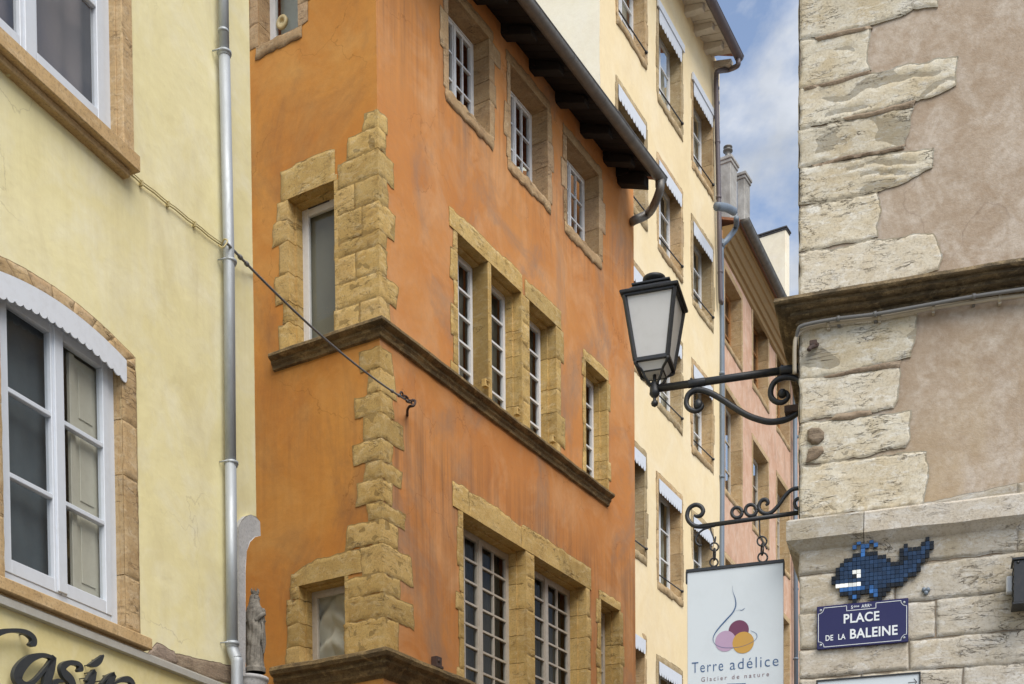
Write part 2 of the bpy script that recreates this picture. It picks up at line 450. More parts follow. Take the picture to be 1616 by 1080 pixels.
MT['patch'] = plaster('fresh_plaster_patch', (.63, .30, .11), (.59, .26, .085), (.66, .34, .15), dirt=(.35, .2, .12), dirt_amt=.4, blotch=2, grain=40, grain_d=.002, crack=0)
MT['pale'] = plaster('pale_yellow_plaster', (.86, .71, .45), (.84, .68, .41), (.88, .75, .52), dirt=(.55, .38, .2), dirt_amt=.25, blotch=.4, grain=25, grain_d=.003, crack=.1)
MT['gable'] = plaster('cream_lit_gable_plaster', (.92, .87, .70), (.91, .86, .67), (.92, .88, .73), dirt=(.6, .5, .33), dirt_amt=.2, blotch=.4, grain=25, grain_d=.003, crack=.1)  # lighter than the facade: the gable's stronger light is put into the colour
MT['pink'] = plaster('pink_plaster', (.67, .43, .30), (.60, .36, .24), (.73, .53, .40), dirt=(.36, .22, .16), dirt_amt=.6, blotch=1.1, grain=22, grain_d=.004, crack=.3)
MT['mauve'] = plaster('mauve_plaster', (.44, .36, .285), (.37, .29, .22), (.57, .51, .445), dirt=(.27, .19, .12), dirt_amt=.6, blotch=2.0, grain=85, grain_d=.004, crack=.35, trowel=.35, speck=.5,
                      zgrad=(4.7, 5.9, (.42, .31, .175)))
MT['gold'] = stonemat('golden_stone', (.61, .43, .165), (.52, .34, .115), (.69, .53, .275), dirt=(.20, .135, .07), dirt_amt=.7, bump=.004, strata=False, cracks=.75, tint_amt=.2)
MT['gold2'] = stonemat('tan_window_stone', (.55, .40, .22), (.46, .31, .155), (.62, .49, .32), dirt=(.2, .14, .09), dirt_amt=.65, bump=.0035, strata=False, cracks=.5)
MT['brownstone'] = stonemat('brown_window_stone', (.50, .34, .18), (.42, .27, .14), (.58, .43, .26), dirt=(.14, .10, .07), dirt_amt=.6, bump=.0035, strata=False, cracks=.6)
MT['palestone'] = stonemat('pale_window_stone', (.52, .41, .24), (.44, .32, .17), (.60, .50, .34), dirt=(.2, .14, .08))
MT['sill'] = stonemat('ochre_sill_stone', (.53, .37, .19), (.46, .31, .15), (.58, .43, .25), dirt=(.15, .1, .06), bump=.003, dirt_amt=.5, strata=False)
MT['string'] = stonemat('weathered_string_stone', (.27, .19, .09), (.15, .11, .06), (.44, .31, .14), dirt=(.04, .035, .025), dirt_amt=.9, scale=.8)
MT['moss'] = stonemat('mossy_brown_stone', (.22, .16, .09), (.10, .08, .055), (.38, .29, .17), dirt=(.035, .032, .025), dirt_amt=.9, scale=1.5)
MT['white_lime'] = stonemat('cream_limestone', (.62, .575, .47), (.54, .46, .32), (.72, .705, .65), dirt=(.25, .20, .14), bump=.005, scale=1.6, dirt_amt=.6, strata=False, cracks=1.0)
MT['ashlar'] = stonemat('grey_limestone', (.54, .50, .43), (.47, .41, .31), (.64, .63, .60), dirt=(.22, .17, .12), bump=.0045, scale=1.5, dirt_amt=.65, strata=False, cracks=.9)
MT['mortar'] = stonemat('lime_mortar', (.36, .28, .20), (.28, .21, .15), (.42, .34, .25), dirt=(.12, .09, .07), bump=.004)
MT['grey_stone'] = stonemat('whitewashed_stone', (.52, .52, .52), (.44, .44, .45), (.60, .60, .60), dirt=(.25, .25, .25), strata=False, bump=.004)
MT['statue'] = stonemat('weathered_statue_stone', (.27, .25, .215), (.18, .165, .145), (.40, .37, .32), dirt=(.05, .05, .045), strata=False, bump=.002, pits=False)
MT['white'] = paint('white_window_paint', (.74, .75, .76), .45, .25)
MT['offwhite'] = paint('aged_window_paint', (.50, .46, .40), .55, .6, (.28, .22, .16))
MT['bluewhite'] = paint('blue_white_paint', (.60, .64, .70), .45, .15)
MT['oak'] = paint('varnished_window_wood', (.42, .20, .07), .5, .5, (.15, .07, .03))
MT['lambrequin'] = paint('white_lambrequin_paint', (.66, .69, .74), .5, .2)
MT['black_iron'] = paint('black_iron_paint', (.018, .020, .024), .42, .5, (.06, .05, .045), .0015, 30)
MT['rust'] = paint('rusty_iron', (.06, .04, .035), .8, .7, (.14, .07, .04), .002, 40)
MT['zinc'] = metal('zinc', (.42, .45, .48), .52, .75, (.27, .29, .30), .4, scale=14)
MT['old_zinc'] = metal('old_zinc', (.20, .19, .175), .5, .5, (.11, .10, .09), .55)
MT['brown_pipe'] = metal('brown_painted_pipe', (.12, .10, .11), .5, .4, (.2, .18, .17), .2)
MT['blue_zinc'] = metal('blue_grey_zinc', (.17, .21, .26), .55, .4, (.12, .14, .17), .2)
MT['dark_wood'] = paint('dark_rafter_wood', (.012, .009, .008), .85, .6, (.02, .015, .01), .003, 10)
MT['white_wood'] = paint('whitewashed_wood', (.62, .57, .48), .8, .5, (.35, .28, .2), .003, 8)
MT['yellow_wood'] = paint('yellow_cornice_wood', (.33, .20, .07), .7, .6, (.2, .13, .06), .002, 8)
MT['tiles'] = paint('clay_roof_tiles', (.34, .15, .08), .9, .5, (.15, .09, .06), .01, 6)
MT['glass'] = glassmat('window_glass', (.86, .88, .87), .75, .12)
MT['glass_near'] = glassmat('near_window_glass', (.93, .94, .94), 1.5, .10)
MT['glass_dark'] = glassmat('dark_window_glass', (.72, .75, .75), .32, .12)
MT['curtain'] = cloth('beige_curtain', (.30, .27, .22), (.22, .20, .16))
MT['lace'] = cloth('pale_net_curtain', (.62, .59, .50), (.50, .47, .40))
MT['curtain_dark'] = cloth('dusky_curtain', (.15, .13, .105), (.09, .08, .065))
MT['brown_reflection'] = cloth('brown_reflection_cloth', (.17, .135, .125), (.10, .085, .085))  # facade reflection in the upper window, painted as a cloth colour
MT['slate_net'] = cloth('slate_grey_net', (.115, .145, .165), (.05, .066, .078))
MT['grey_blind'] = cloth('grey_green_blind', (.27, .265, .215), (.22, .215, .175))
MT['shutter'] = paint('inner_shutter_paint', (.52, .51, .43), .6, .3, (.3, .28, .22))
MT['drape'] = cloth('crumpled_white_cloth', (.82, .80, .72), (.72, .69, .60))
MT['opal'] = None
t = NT('opal_glass')
MT['opal'] = t.fin(t.mix(t.math('MULTIPLY', t.ramp(t.noise(9, 8, .75), [(.5, 0), (.85, 1)]), .35), (.80, .80, .80), (.45, .43, .38)), .35, None)
_tl = t.n.new('ShaderNodeBsdfTranslucent'); _tl.inputs[0].default_value = (.80, .80, .80, 1); _mx = t.n.new('ShaderNodeMixShader'); _mx.inputs[0].default_value = .35
t.l.new(t.b.outputs[0], _mx.inputs[1]); t.l.new(_tl.outputs[0], _mx.inputs[2]); t.l.new(_mx.outputs[0], t.out.inputs[0])
MT['enamel'] = paint('dark_blue_enamel', (.016, .013, .075), .22, .12, (.08, .07, .15), .0004, 8)
MT['enamel_white'] = paint('white_enamel', (.72, .75, .78), .25, .1)
MT['panel'] = paint('white_sign_panel', (.58, .63, .67), .4, .18, (.36, .38, .39), .0004, 5)
MT['ink_blue'] = paint('blue_print', (.045, .10, .22), .4, .15, (.15, .2, .3))
MT['ink_brown'] = paint('brown_print', (.20, .12, .13), .4, .1)
MT['ink_maroon'] = paint('maroon_print', (.14, .035, .08), .4, .1)
MT['ink_lilac'] = paint('lilac_print', (.42, .29, .42), .4, .1)
MT['ink_gold'] = paint('golden_print', (.50, .28, .05), .4, .1)
MT['letters'] = paint('charcoal_letter_paint', (.035, .04, .045), .4, .3, (.09, .09, .09))
MT['signyellow'] = plaster('yellow_signboard', (.74, .65, .34), (.70, .59, .28), (.77, .69, .42), dirt=(.42, .33, .14), dirt_amt=.4, blotch=1.2, grain=60, grain_d=.0006, trowel=.1, crack=0)
MT['trim'] = metal('grey_trim_metal', (.48, .47, .43), .55, .5, (.32, .27, .2), .2, sz=(1, 1, 1))
MT['pvc'] = paint('beige_conduit_plastic', (.42, .37, .29), .55, .4, (.22, .18, .13))
MT['greycable'] = paint('grey_cable', (.16, .16, .16), .6, .3)
MT['yellowcable'] = paint('yellow_painted_cable', (.50, .42, .21), .6, .5, (.25, .18, .08))
MT['asphalt'] = stonemat('paving_stone', (.20, .18, .16), (.15, .14, .125), (.25, .23, .21), dirt=(.06, .055, .05), strata=False)
MT['cream_chimney'] = plaster('cream_chimney_render', (.88, .82, .66), (.86, .78, .6), (.9, .84, .7), dirt=(.5, .4, .3), dirt_amt=.3, blotch=.8, grain=20)
MT['grey_chimney'] = plaster('grey_chimney_render', (.38, .37, .35), (.30, .29, .27), (.48, .47, .44), dirt=(.14, .12, .1), dirt_amt=.8, blotch=.9, grain=20)
MT['ivory'] = paint('ivory_plastic', (.62, .50, .26), .4, .2)
MT['slate_tile'] = paint('dark_capping', (.05, .05, .055), .8, .5)

# ------------------------------------------------------------------ wall planes
YC = from_px(400, 500, 10.95)                       # free corner of the yellow building
P_yel = Plane(YC, vp_right(1690))                   # u grows towards the corner (u = 0 there)
OC = from_px(599, 510, 15.0)                        # corner of the orange building
P_orR = Plane(OC, vp_right(2046))                   # long facade, u >= 0
P_orL = Plane(OC, vp_left(-2800))                   # alley face, u <= 0
PC = from_px(947, 100, 25.3)
P_pal = Plane(PC, vp_right(1920))
P_gab = Plane(PC, vp_left(-2800))
KC = from_px(1139, 500, 31.6)
P_pnk = Plane(KC, vp_right(1790))
SCN = from_px(1263, 500, 7.1)
P_sto = Plane(SCN, vp_left(-6000))
P_side = Plane(SCN, (-P_sto.n.x, -P_sto.n.y))       # street side of the stone building (u>0 goes up the street)
P_side.n = -P_sto.d.copy()

GZ = 0.0
def rect(P, xl, xr, top, bot, topat='r', botat='l', off=0.0):
    ym = (top + bot) / 2
    u0 = P.uz(xl, ym, off)[0]; u1 = P.uz(xr, ym, off)[0]
    z1 = P.uz(xr if topat == 'r' else xl, top, off)[1]; z0 = P.uz(xr if botat == 'r' else xl, bot, off)[1]
    return [u0, u1, z0, z1]

def frame_mesh(P, r, dep, leaves=2, cols=2, rows=3, fw=.05, st=.045, mt=.022, mid=.07, top_vent=False, th=.05):
    """timber casement: outer frame, leaves with stiles and rails, glazing bars"""
    u0, u1, z0, z1 = r; m = M(); o0, o1 = -dep - th, -dep
    m.box(P, u0 - .02, u0 + fw, z0, z1, o0, o1); m.box(P, u1 - fw, u1 + .02, z0, z1, o0, o1)
    m.box(P, u0 + fw, u1 - fw, z0, z0 + fw * 1.2, o0, o1); m.box(P, u0 + fw, u1 - fw, z1 - fw, z1 + .02, o0, o1)
    a, b = u0 + fw, u1 - fw; w = (b - a) / leaves; q0, q1 = -dep - th * .8, -dep + .008
    zb, zt = z0 + fw * 1.2, z1 - fw; panes = []
    for i in range(leaves):
        x0, x1 = a + w * i + .002, a + w * (i + 1) - .002
        m.box(P, x0, x0 + st, zb, zt, q0, q1); m.box(P, x1 - st, x1, zb, zt, q0, q1)
        m.box(P, x0 + st, x1 - st, zb, zb + st * 1.5, q0, q1 - .002); m.box(P, x0 + st, x1 - st, zt - st, zt, q0, q1 - .002)
        X0, X1, Z0, Z1 = x0 + st, x1 - st, zb + st * 1.5, zt - st
        for c in range(1, cols):
            x = X0 + (X1 - X0) * c / cols; m.box(P, x - mt / 2, x + mt / 2, Z0, Z1, q0 + .008, q1 - .006)
        for k in range(1, rows):
            z = Z0 + (Z1 - Z0) * k / rows; m.box(P, X0, X1, z - mt / 2, z + mt / 2, q0 + .01, q1 - .003)
        panes.append((X0, X1, Z0, Z1))
        if i: m.box(P, x0 - mid / 2 + .002, x0 + mid / 2, zb + .01, zt - .01, q1 - .004, q1 + .014)
    if top_vent:
        m.box(P, u0 + fw * 1.6, u1 - fw * 1.6, z1 - fw * .75, z1 - fw * .45, o1, o1 + .012)
    return m, panes

def glaze(P, panes, dep, win, mat='glass'):
    m = M()
    for X0, X1, Z0, Z1 in panes:
        m.quad(P.w(X0 - .01, Z0 - .01, -dep - .022), P.w(X1 + .01, Z0 - .01, -dep - .022), P.w(X1 + .01, Z1 + .01, -dep - .022), P.w(X0 - .01, Z1 + .01, -dep - .022))
    return m.build('pane', MT[mat], win)

def curtain(P, r, dep, win, mat, fold=.018, pitch=.09, cover=1.0, seed=0, gap=None, name='curtain'):
    u0, u1, z0, z1 = r; m = M(); nu = max(8, int((u1 - u0) / .012)); vs = []
    rows = 12; rng = random.Random(seed)
    ph = rng.uniform(0, 6)
    for j in range(rows + 1):
        z = z0 + (z1 - z0) * j / rows
        for i in range(nu + 1):
            u = u0 + (u1 - u0) * i / nu
            o = math.sin(u / pitch * 6.283 + ph + .8 * math.sin(u * 5 + ph)) * fold + noise.noise(Vector((u * 4, z * 1.5, seed))) * fold
            vs.append(P.w(u, z, -dep - .10 + o))
    fs = [(j * (nu + 1) + i, j * (nu + 1) + i + 1, (j + 1) * (nu + 1) + i + 1, (j + 1) * (nu + 1) + i) for j in range(rows) for i in range(nu)
          if gap is None or not (gap[0] < i / nu < gap[1])]
    m.add(vs, fs, 0, True)
    return m.build(name, MT[mat], win)

def surround(P, r, dep, win, mat, lw, rw, lint, sill, seed=0, proud=.012, grid=.05, step=True, zs=None, jit=.012, lint_ext=(.06, .06), rough=.004, name='stone_surround', blocks=.34, no=''):
    """jamb blocks of uneven width, lintel, sill and the reveals behind them"""
    u0, u1, z0, z1 = r; m = M(); rng = random.Random(seed)
    sh = lambda p: (abs(p[0] - u0) < .015 or abs(p[0] - u1) < .015 or abs(p[1] - z1) < .015) and u0 - .02 < p[0] < u1 + .02 and p[1] < z1 + .02
    for side in (0, 1):
        zz = z0; k = 0
        while zz < z1 - .02:
            h = blocks * rng.uniform(.65, 1.35); ze = zz + h
            if z1 - ze < blocks * .5: ze = z1
            wd = (lw if side == 0 else rw); wd = wd[k % len(wd)] * rng.uniform(.85, 1.15) if isinstance(wd, (list, tuple)) else wd * rng.uniform(.75, 1.3)
            g = .004; tn = rng.uniform(-1, 1)
            if not (no == 'l' and side == 0) and not (no == 'r' and side == 1):
                if side == 0: pl = [(u0 - wd, zz + g + rng.uniform(-.015, .015)), (u0, zz + g), (u0, ze - g), (u0 - wd * rng.uniform(.9, 1.05), ze - g + rng.uniform(-.015, .015))]
                else: pl = [(u1, zz + g), (u1 + wd, zz + g + rng.uniform(-.015, .015)), (u1 + wd * rng.uniform(.9, 1.05), ze - g + rng.uniform(-.015, .015)), (u1, ze - g)]
                stone(m, P, pl, proud, grid, jit, rough, sharp=sh, tint=tn)
            if side == 0: m.box(P, u0 - .05, u0 - .0005, zz + g, ze - g, -dep, proud - .003, tn)
            else: m.box(P, u1 + .0005, u1 + .05, zz + g, ze - g, -dep, proud - .003, tn)
            if step:
                if side == 0: m.box(P, u0, u0 + .025, zz + g, ze - g, -dep, -dep * .52, tn)
                else: m.box(P, u1 - .025, u1, zz + g, ze - g, -dep, -dep * .52, tn)
            zz = ze; k += 1
        if side == 0: m.box(P, u0 - .06, u0 - .007, z0, z1, -dep - .08, proud - .012, -2.2)
        else: m.box(P, u1 + .007, u1 + .06, z0, z1, -dep - .08, proud - .012, -2.2)
    if lint:
        tn = rng.uniform(-1, 1)
        a, b = u0 - lint_ext[0], u1 + lint_ext[1]
        stone(m, P, [(a, z1), (b, z1), (b + rng.uniform(-.02, .02), z1 + lint * .95), ((a + b) / 2, z1 + lint), (a, z1 + lint * .93)], proud + .001, grid, jit, rough, sharp=sh, tint=tn)
    m.box(P, u0 - .04, u1 + .04, z1 + .0005, z1 + .06, -dep - .08, proud - .004, -.2)
    if step: m.box(P, u0 + .025, u1 - .025, z1 - .025, z1, -dep, -dep * .52, -.2)
    if sill:
        stone(m, P, [(u0 - lint_ext[0] * .7, z0 - sill), (u1 + lint_ext[1] * .8, z0 - sill * .9), (u1 + lint_ext[1] * .8, z0), (u0 - lint_ext[0] * .7, z0)], proud + .012, grid, jit * 1.6, rough * 2, tint=rng.uniform(-1, .3))
    m.box(P, u0 - .04, u1 + .04, z0 - .06, z0 - .0005, -dep - .08, proud - .002, -.3)
    return m.build(name, MT[mat], win)

def cornice(P, u0, u1, prof, z, m, tint=0.0, seg=.25, e0=0, e1=0, warp=.004, tt=None):
    """moulding with profile [(off, dz)...] swept along a wall; e0/e1: mitre factors at the ends"""
    n = max(2, int((u1 - u0) / seg)); k = len(prof); vs = []
    for i in range(n + 1):
        s_ = i / n
        for o, dz in prof:
            u = u0 + (u1 - u0) * s_ - (e0 * o if i == 0 else 0) + (e1 * o if i == n else 0)
            p = P.w(u, z + dz, o); p = p + noise.noise_vector(p * 4) * warp
            vs.append(p)
    fs = [(i * k + j, (i + 1) * k + j, (i + 1) * k + j + 1, i * k + j + 1) for i in range(n) for j in range(k - 1)]
    fs += [tuple(range(k)), tuple(n * k + j for j in range(k))[::-1]]
    m.add(vs, fs, tint, False)

def half_gutter(m, A, B, r, seg=14, joints=0.9):
    A, B = Vector(A), Vector(B); d = (B - A).normalized(); s_ = d.cross(Vector((0, 0, 1))).normalized()
    n = max(2, int((B - A).length / .15)); vs = []
    for i in range(n + 1):
        p = A + (B - A) * i / n
        for k in range(seg + 1):
            g = math.pi + math.pi * k / seg
            vs.append(p + s_ * math.cos(g) * r + Vector((0, 0, 1)) * math.sin(g) * r)
    fs = [(i * (seg + 1) + k, i * (seg + 1) + k + 1, (i + 1) * (seg + 1) + k + 1, (i + 1) * (seg + 1) + k) for i in range(n) for k in range(seg)]
    fs += [tuple(range(seg + 1))[::-1], tuple(n * (seg + 1) + k for k in range(seg + 1))]
    m.add(vs, fs, 0, True)
    L = (B - A).length; x = .3
    while x < L:   # soldered collars
        q = []
        for xx in (x, x + .025):
            p = A + d * xx
            for k in range(seg + 1):
                g = math.pi + math.pi * k / seg
                q.append(p + s_ * math.cos(g) * (r + .004) + Vector((0, 0, 1)) * math.sin(g) * (r + .004))
        m.add(q, [(k, k + 1, seg + 2 + k, seg + 1 + k) for k in range(seg)], 0, True)
        x += joints
    for sgn in (1, -1):
        m.tube([A + s_ * sgn * r, B + s_ * sgn * r], .009, 6)

def pipe(m, pts, r, collars=(), seg=14):
    m.tube(pts, r, seg)
    for c, ax in collars:
        m.lathe(Vector(c), [(r + .001, -.03), (r + .006, -.028), (r + .006, -.012), (r + .011, -.01), (r + .011, .012), (r + .003, .014), (r + .001, .02)], seg, ax=ax)

# =================================================================== YELLOW BUILDING (left)
def build_yellow():
    P = P_yel; b = thing('yellow_building', (P.w(-3, 0).x, P.w(-3, 0).y, 0), 'pale yellow plastered building with arched window and shop sign at left', 'building')
    top = 13.0
    # niche cut in the corner: below the arch the wall stops short
    ua, za = P.uz(411, 815); ub = P.uz(387, 950)[0]; zc = P.uz(388, 866)[1]
    L = 9.0
    un = P.uz(376, 950)[0]
    holes = []
    # upper window
    o1 = 0.0
    uw1 = rect(P, -95, 187, -330, 62, 'r', 'l'); z0 = P.uz(187, 228)[1]; uw1[2] = z0
    holes.append([(uw1[0], uw1[2]), (uw1[1], uw1[2]), (uw1[1], uw1[3]), (uw1[0], uw1[3])])
    # lower arched window
    ul, ur = P.uz(4, 800)[0], P.uz(194, 800)[0]
    zb = P.uz(194, 992)[1]
    arch_px = [(-32, 470), (5, 455), (35, 461), (65, 473), (95, 487), (117, 499), (150, 523), (176, 548), (194, 570)]
    zs_ = P.uz(194, 572)[1]
    uc = (ul + ur) / 2; za_ = P.uz(95, 485)[1]
    rise = za_ - zs_
    def arch(du, dz, k=14, up=None):
        """segmental arch points from left to right, widened by du and raised by dz"""
        a_ = (ur - ul) / 2 + du; h_ = rise + dz; out = []
        for i in range(k + 1):
            t_ = -1 + 2 * i / k; out.append((uc + a_ * t_, zs_ + h_ * (1 - t_ * t_) if up is None else zs_ + up + h_ * (1 - t_ * t_)))
        return out
    ar = arch(0, 0)
    holes.append([(ul, zb), (ur, zb)] + ar[::-1])
    outer = [(-L, GZ), (un, GZ), (un, P.uz(376, 840)[1]), (0, P.uz(400, 824)[1]), (0, top), (-L, top)]
    m = M(); face_holes(m, P, outer, holes, .16, .005)
    # remaining walls and flat top
    Pq = Plane(P.w(0, 0)[:2], (-P.n.x, -P.n.y)); Pq.n = P.d.copy()
    Q = lambda u, z, o: P.w(u, z, o)
    m.quad(Q(0, P.uz(400, 824)[1], 0), Q(0, P.uz(400, 824)[1], -7), Q(0, top, -7), Q(0, top, 0))
    m.quad(Q(un, GZ, 0), Q(un, GZ, -.45), Q(un, zc, -.45), Q(un, zc, 0))
    m.quad(Q(un, GZ, -.45), Q(0, GZ, -.45), Q(0, zc + .4, -.45), Q(un, zc + .4, -.45))
    m.quad(Q(0, GZ, -.45), Q(0, GZ, -7), Q(0, zc + .4, -7), Q(0, zc + .4, -.45))
    m.quad(Q(0, GZ, -7), Q(-L, GZ, -7), Q(-L, top, -7), Q(0, top, -7))
    m.quad(Q(-L, GZ, -7), Q(-L, GZ, 0), Q(-L, top, 0), Q(-L, top, -7))
    m.quad(Q(-L, top, 0), Q(0, top, 0), Q(0, top, -7), Q(-L, top, -7))
    m.build('wall', MT['yellow'], b)
    # ---- upper window
    dep = .09
    r = [uw1[0], uw1[1], uw1[2], uw1[3]]
    fm, pn = frame_mesh(P, r, dep, 2, 1, 3, .07, .075, .03, .10, th=.06)
    w = fm.build('window', MT['bluewhite'], b, .004)
    glaze(P, pn, dep, w, 'glass_near')
    curtain(P, [r[0], r[1], r[2], r[3]], dep + .06, w, 'brown_reflection', .012, .22, seed=3)  # added sheet whose brown stands in for the facade mirrored in the panes
    m = M(); u0, u1, z0, z1 = r
    m.box(P, u1 + .001, u1 + .115, z0 - .02, z1, -dep - .1, .012, .3)
    m.box(P, u1 - .010, u1 + .001, z0, z1, -dep - .02, -.04, -.3)
    m.box(P, u0 - .115, u0, z0 - .02, z1, -dep - .1, .012, .3)
    m.box(P, u0, u1, z1, z1 + .2, -dep - .1, .012, .1)
    m.build('stone_surround', MT['gold2'], w, .006)
    m = M()
    A = P.uz(222, 246); Bz = P.uz(218, 266)
    so = .11
    ue = P.uz(222, 250, so)[0]; zt = P.uz(222, 247, so)[1]; zl = P.uz(217, 268, so)[1]
    m.box(P, u0 - .3, ue, zl, zt, -.05, so, .2); m.box(P, u0 - .3, ue - .05, zl - .05, zl + .001, -.05, so - .05, -.5)
    m.build('sill', MT['sill'], w, .006)
    # ---- lower window
    dep = .06
    r = [ul, ur, zb + .0, zs_ + rise * .35]
    fm, pn = frame_mesh(P, [ul, ur, zb, zs_ + rise * .42], dep, 2, 1, 3, .065, .06, .032, .085, th=.06)
    # arched head fills the space up to the stone arch
    hd = arch(.0, -.02)
    base_z = zs_ + rise * .42
    for i in range(len(hd) - 1):
        (a0, b0), (a1, b1) = hd[i], hd[i + 1]
        if max(b0, b1) > base_z:
            fm.hexa([P.w(a0, max(b0 - .09, base_z - .02), -dep - .05), P.w(a1, max(b1 - .09, base_z - .02), -dep - .05), P.w(a1, max(b1 - .09, base_z - .02), -dep + .004), P.w(a0, max(b0 - .09, base_z - .02), -dep + .004),
                     P.w(a0, b0 + .02, -dep - .05), P.w(a1, b1 + .02, -dep - .05), P.w(a1, b1 + .02, -dep + .004), P.w(a0, b0 + .02, -dep + .004)])
    w = fm.build('window', MT['bluewhite'], b, .004)
    pn.append((ul + .1, ur - .1, base_z + .01, zs_ + rise - .1))
    glaze(P, pn, dep, w, 'glass_near')
    # inner shutter folded behind the right leaf
    m = M(); X0, X1, Z0, Z1 = pn[1]
    sx = X0 + (X1 - X0) * .40
    m.box(P, sx, X1 + .03, Z0, Z1, -dep - .10, -dep - .07)
    m.box(P, sx - .03, sx + .02, Z0, Z1, -dep - .08, -dep - .05)
    for za0, za1 in ((Z0 + .08, Z0 + .55), (Z0 + .63, Z0 + 1.1), (Z0 + 1.18, Z1 - .05)):
        m.box(P, sx + .07, X1 - .02, za0, za1, -dep - .071, -dep - .062)
    m.build('inner_shutter', MT['shutter'], w, .004)
    curtain(P, [pn[0][0], pn[0][1] + .16, Z0, Z1 + .3], dep + .02, w, 'slate_net', .008, .3, seed=5)
    # stone jambs with chamfer
    m = M(); zz = zb; rng = random.Random(4)
    for h in (.34, .62, .34, .36):
        ze = min(zz + h * (zs_ - zb) / 1.66, zs_ + .0); tn = rng.uniform(-.8, .8)
        for (ua0, ub0, s_) in ((ur, P.uz(217, 800)[0], 1), (ul - (P.uz(217, 800)[0] - ur), ul, -1)):
            stone(m, P, [(ua0, zz + .003), (ub0, zz + .003), (ub0, ze - .003), (ua0, ze - .003)], .012, .03, .004, .003, tint=tn, rnd=.012, joint=.0015)
            if s_ > 0: m.box(P, ur + .001, ur + .04, zz + .003, ze - .003, -dep - .08, .008, tn); m.box(P, ur - .006, ur + .001, zz + .003, ze - .003, -dep - .08, -.03, tn - .3)
            else: m.box(P, ul - .04, ul - .001, zz + .003, ze - .003, -dep - .08, .008, tn)
        zz = ze
    for sx_ in ((ur, P.uz(217, 800)[0]), (ul, ul - (P.uz(217, 800)[0] - ur))):
        stone(m, P, [(sx_[0], zs_ + .002), (sx_[1], zs_ + .002), (sx_[1], zs_ + .088)], .012, .03, .003, .003, tint=.2, rnd=.008, joint=0)
    # arch voussoirs
    w_in = arch(0, 0, 40); dd = P.uz(217, 800)[0] - ur; w_out_ = arch(dd, .015, 40, up=.085)
    cuts = [0, 6, 11, 17, 23, 29, 34, 40]
    for i in range(len(cuts) - 1):
        a0, a1 = cuts[i], cuts[i + 1]
        pl = [w_in[j] for j in range(a0, a1 + 1)][::1]; pu = [w_out_[j] for j in range(a0, a1 + 1)][::-1]
        pl = pl + pu
        stone(m, P, pl, .012, .03, .003, .003, tint=rng.uniform(-1.0, 1.2), rnd=.008, joint=.0015)
    for j in range(40):   # soffit
        (a0, b0), (a1, b1) = w_in[j], w_in[j + 1]
        m.quad(P.w(a0, b0, .006), P.w(a1, b1, .006), P.w(a1, b1, -dep - .06), P.w(a0, b0, -dep - .06), -.3)
    m.build('stone_surround', MT['gold2'], w)
    # scalloped valance following the arch
    m = M(); k = 26; top_l = arch(.03, .0, k * 6, up=.008); 
    hgt = .135; q = []
    ns = 17
    lo = []
    K = k * 6
    for i in range(K + 1):
        s_ = i / K * ns; fr_ = s_ - int(s_) if i < K else 1.0
        sc_ = math.sqrt(max(0, 1 - (2 * fr_ - 1) ** 2)) * .03
        u_, z_ = top_l[i]; lo.append((u_, z_ - hgt - sc_))
    vs = []
    for o in (.030, .022):
        for i in range(K + 1):
            vs.append(P.w(*top_l[i], o)); vs.append(P.w(*lo[i], o))
    N2 = 2 * (K + 1); fs = []
    for i in range(K):
        a = 2 * i; fs += [(a, a + 1, a + 3, a + 2), (N2 + a, N2 + a + 2, N2 + a + 3, N2 + a + 1), (a + 1, N2 + a + 1, N2 + a + 3, a + 3)]
    m.add(vs, fs, 0); m.build('valance', MT['lambrequin'], w)
    m = M(); so = .10
    ue = P.uz(241, 1012, so)[0]; zt = P.uz(241, 1008, so)[1]; zl = P.uz(240, 1026, so)[1]
    m.box(P, ul - .4, ue, zl, zt, -.05, so, .3); m.box(P, ul - .4, ue - .045, zl - .055, zl + .001, -.05, so - .045, -.6)
    m.build('sill', MT['sill'], w, .006)
    # ---- broken plaster patch with exposed rubble beside the sill
    m = M()
    for px, tn in (([(228, 1036), (246, 1014), (274, 1030), (282, 1048), (262, 1046)], 1.2), ([(278, 1050), (274, 1031), (300, 1038), (362, 1052), (364, 1078), (330, 1072)], -.2)):
        stone(m, P, [P.uz(*p) for p in px], .014, .02, .008, .006, tint=tn)
    m.build('exposed_rubble', MT['mortar'], b)
    # ---- niche arch and ledge in whitewashed stone
    m = M()
    prof = [(376, 1066), (376, 832), (380, 822), (387, 815), (396, 813), (404, 816), (410, 824), (411, 845), (402, 848), (394, 856), (389, 870), (387, 900), (387, 1066)]
    m.prism(P, [P.uz(*p, .03) for p in prof], -.10, .03)
    m.build('niche_moulding', MT['grey_stone'], b, .004)
    m = M(); zl = P.uz(390, 1062)[1]
    ua_ = P.uz(385, 1062)[0]; ub_ = P.uz(430, 1066)[0]
    c = P.w((ua_ + ub_) / 2 - .02, zl, -.08)
    m.lathe(c, [(.02, -.34), (.05, -.26), (.09, -.17), (.135, -.09), (.15, -.06), (.15, -.03), (.16, -.025), (.16, 0)], 24)
    m.box(P, ua_ - .05, ub_ - .18, zl - .3, zl - .005, -.4, -.05, 0)
    m.build('niche_ledge', MT['grey_stone'], b)
    # ---- zinc downpipe
    m = M(); o = .075; rp = .043
    pts = [P.pt(350.5, -60, o), P.pt(352, 10, o), P.pt(354, 85, o)]
    m.tube([P.pt(350, -200, o), P.pt(354, 84, o)], rp * .9, 16)
    m.tube([P.pt(354, 82, o), P.pt(361.5, 420, o), P.pt(364, 732, o)], rp, 16)
    m.tube([P.pt(364, 730, o), P.pt(366.5, 1015, o)], rp * 1.02, 16)
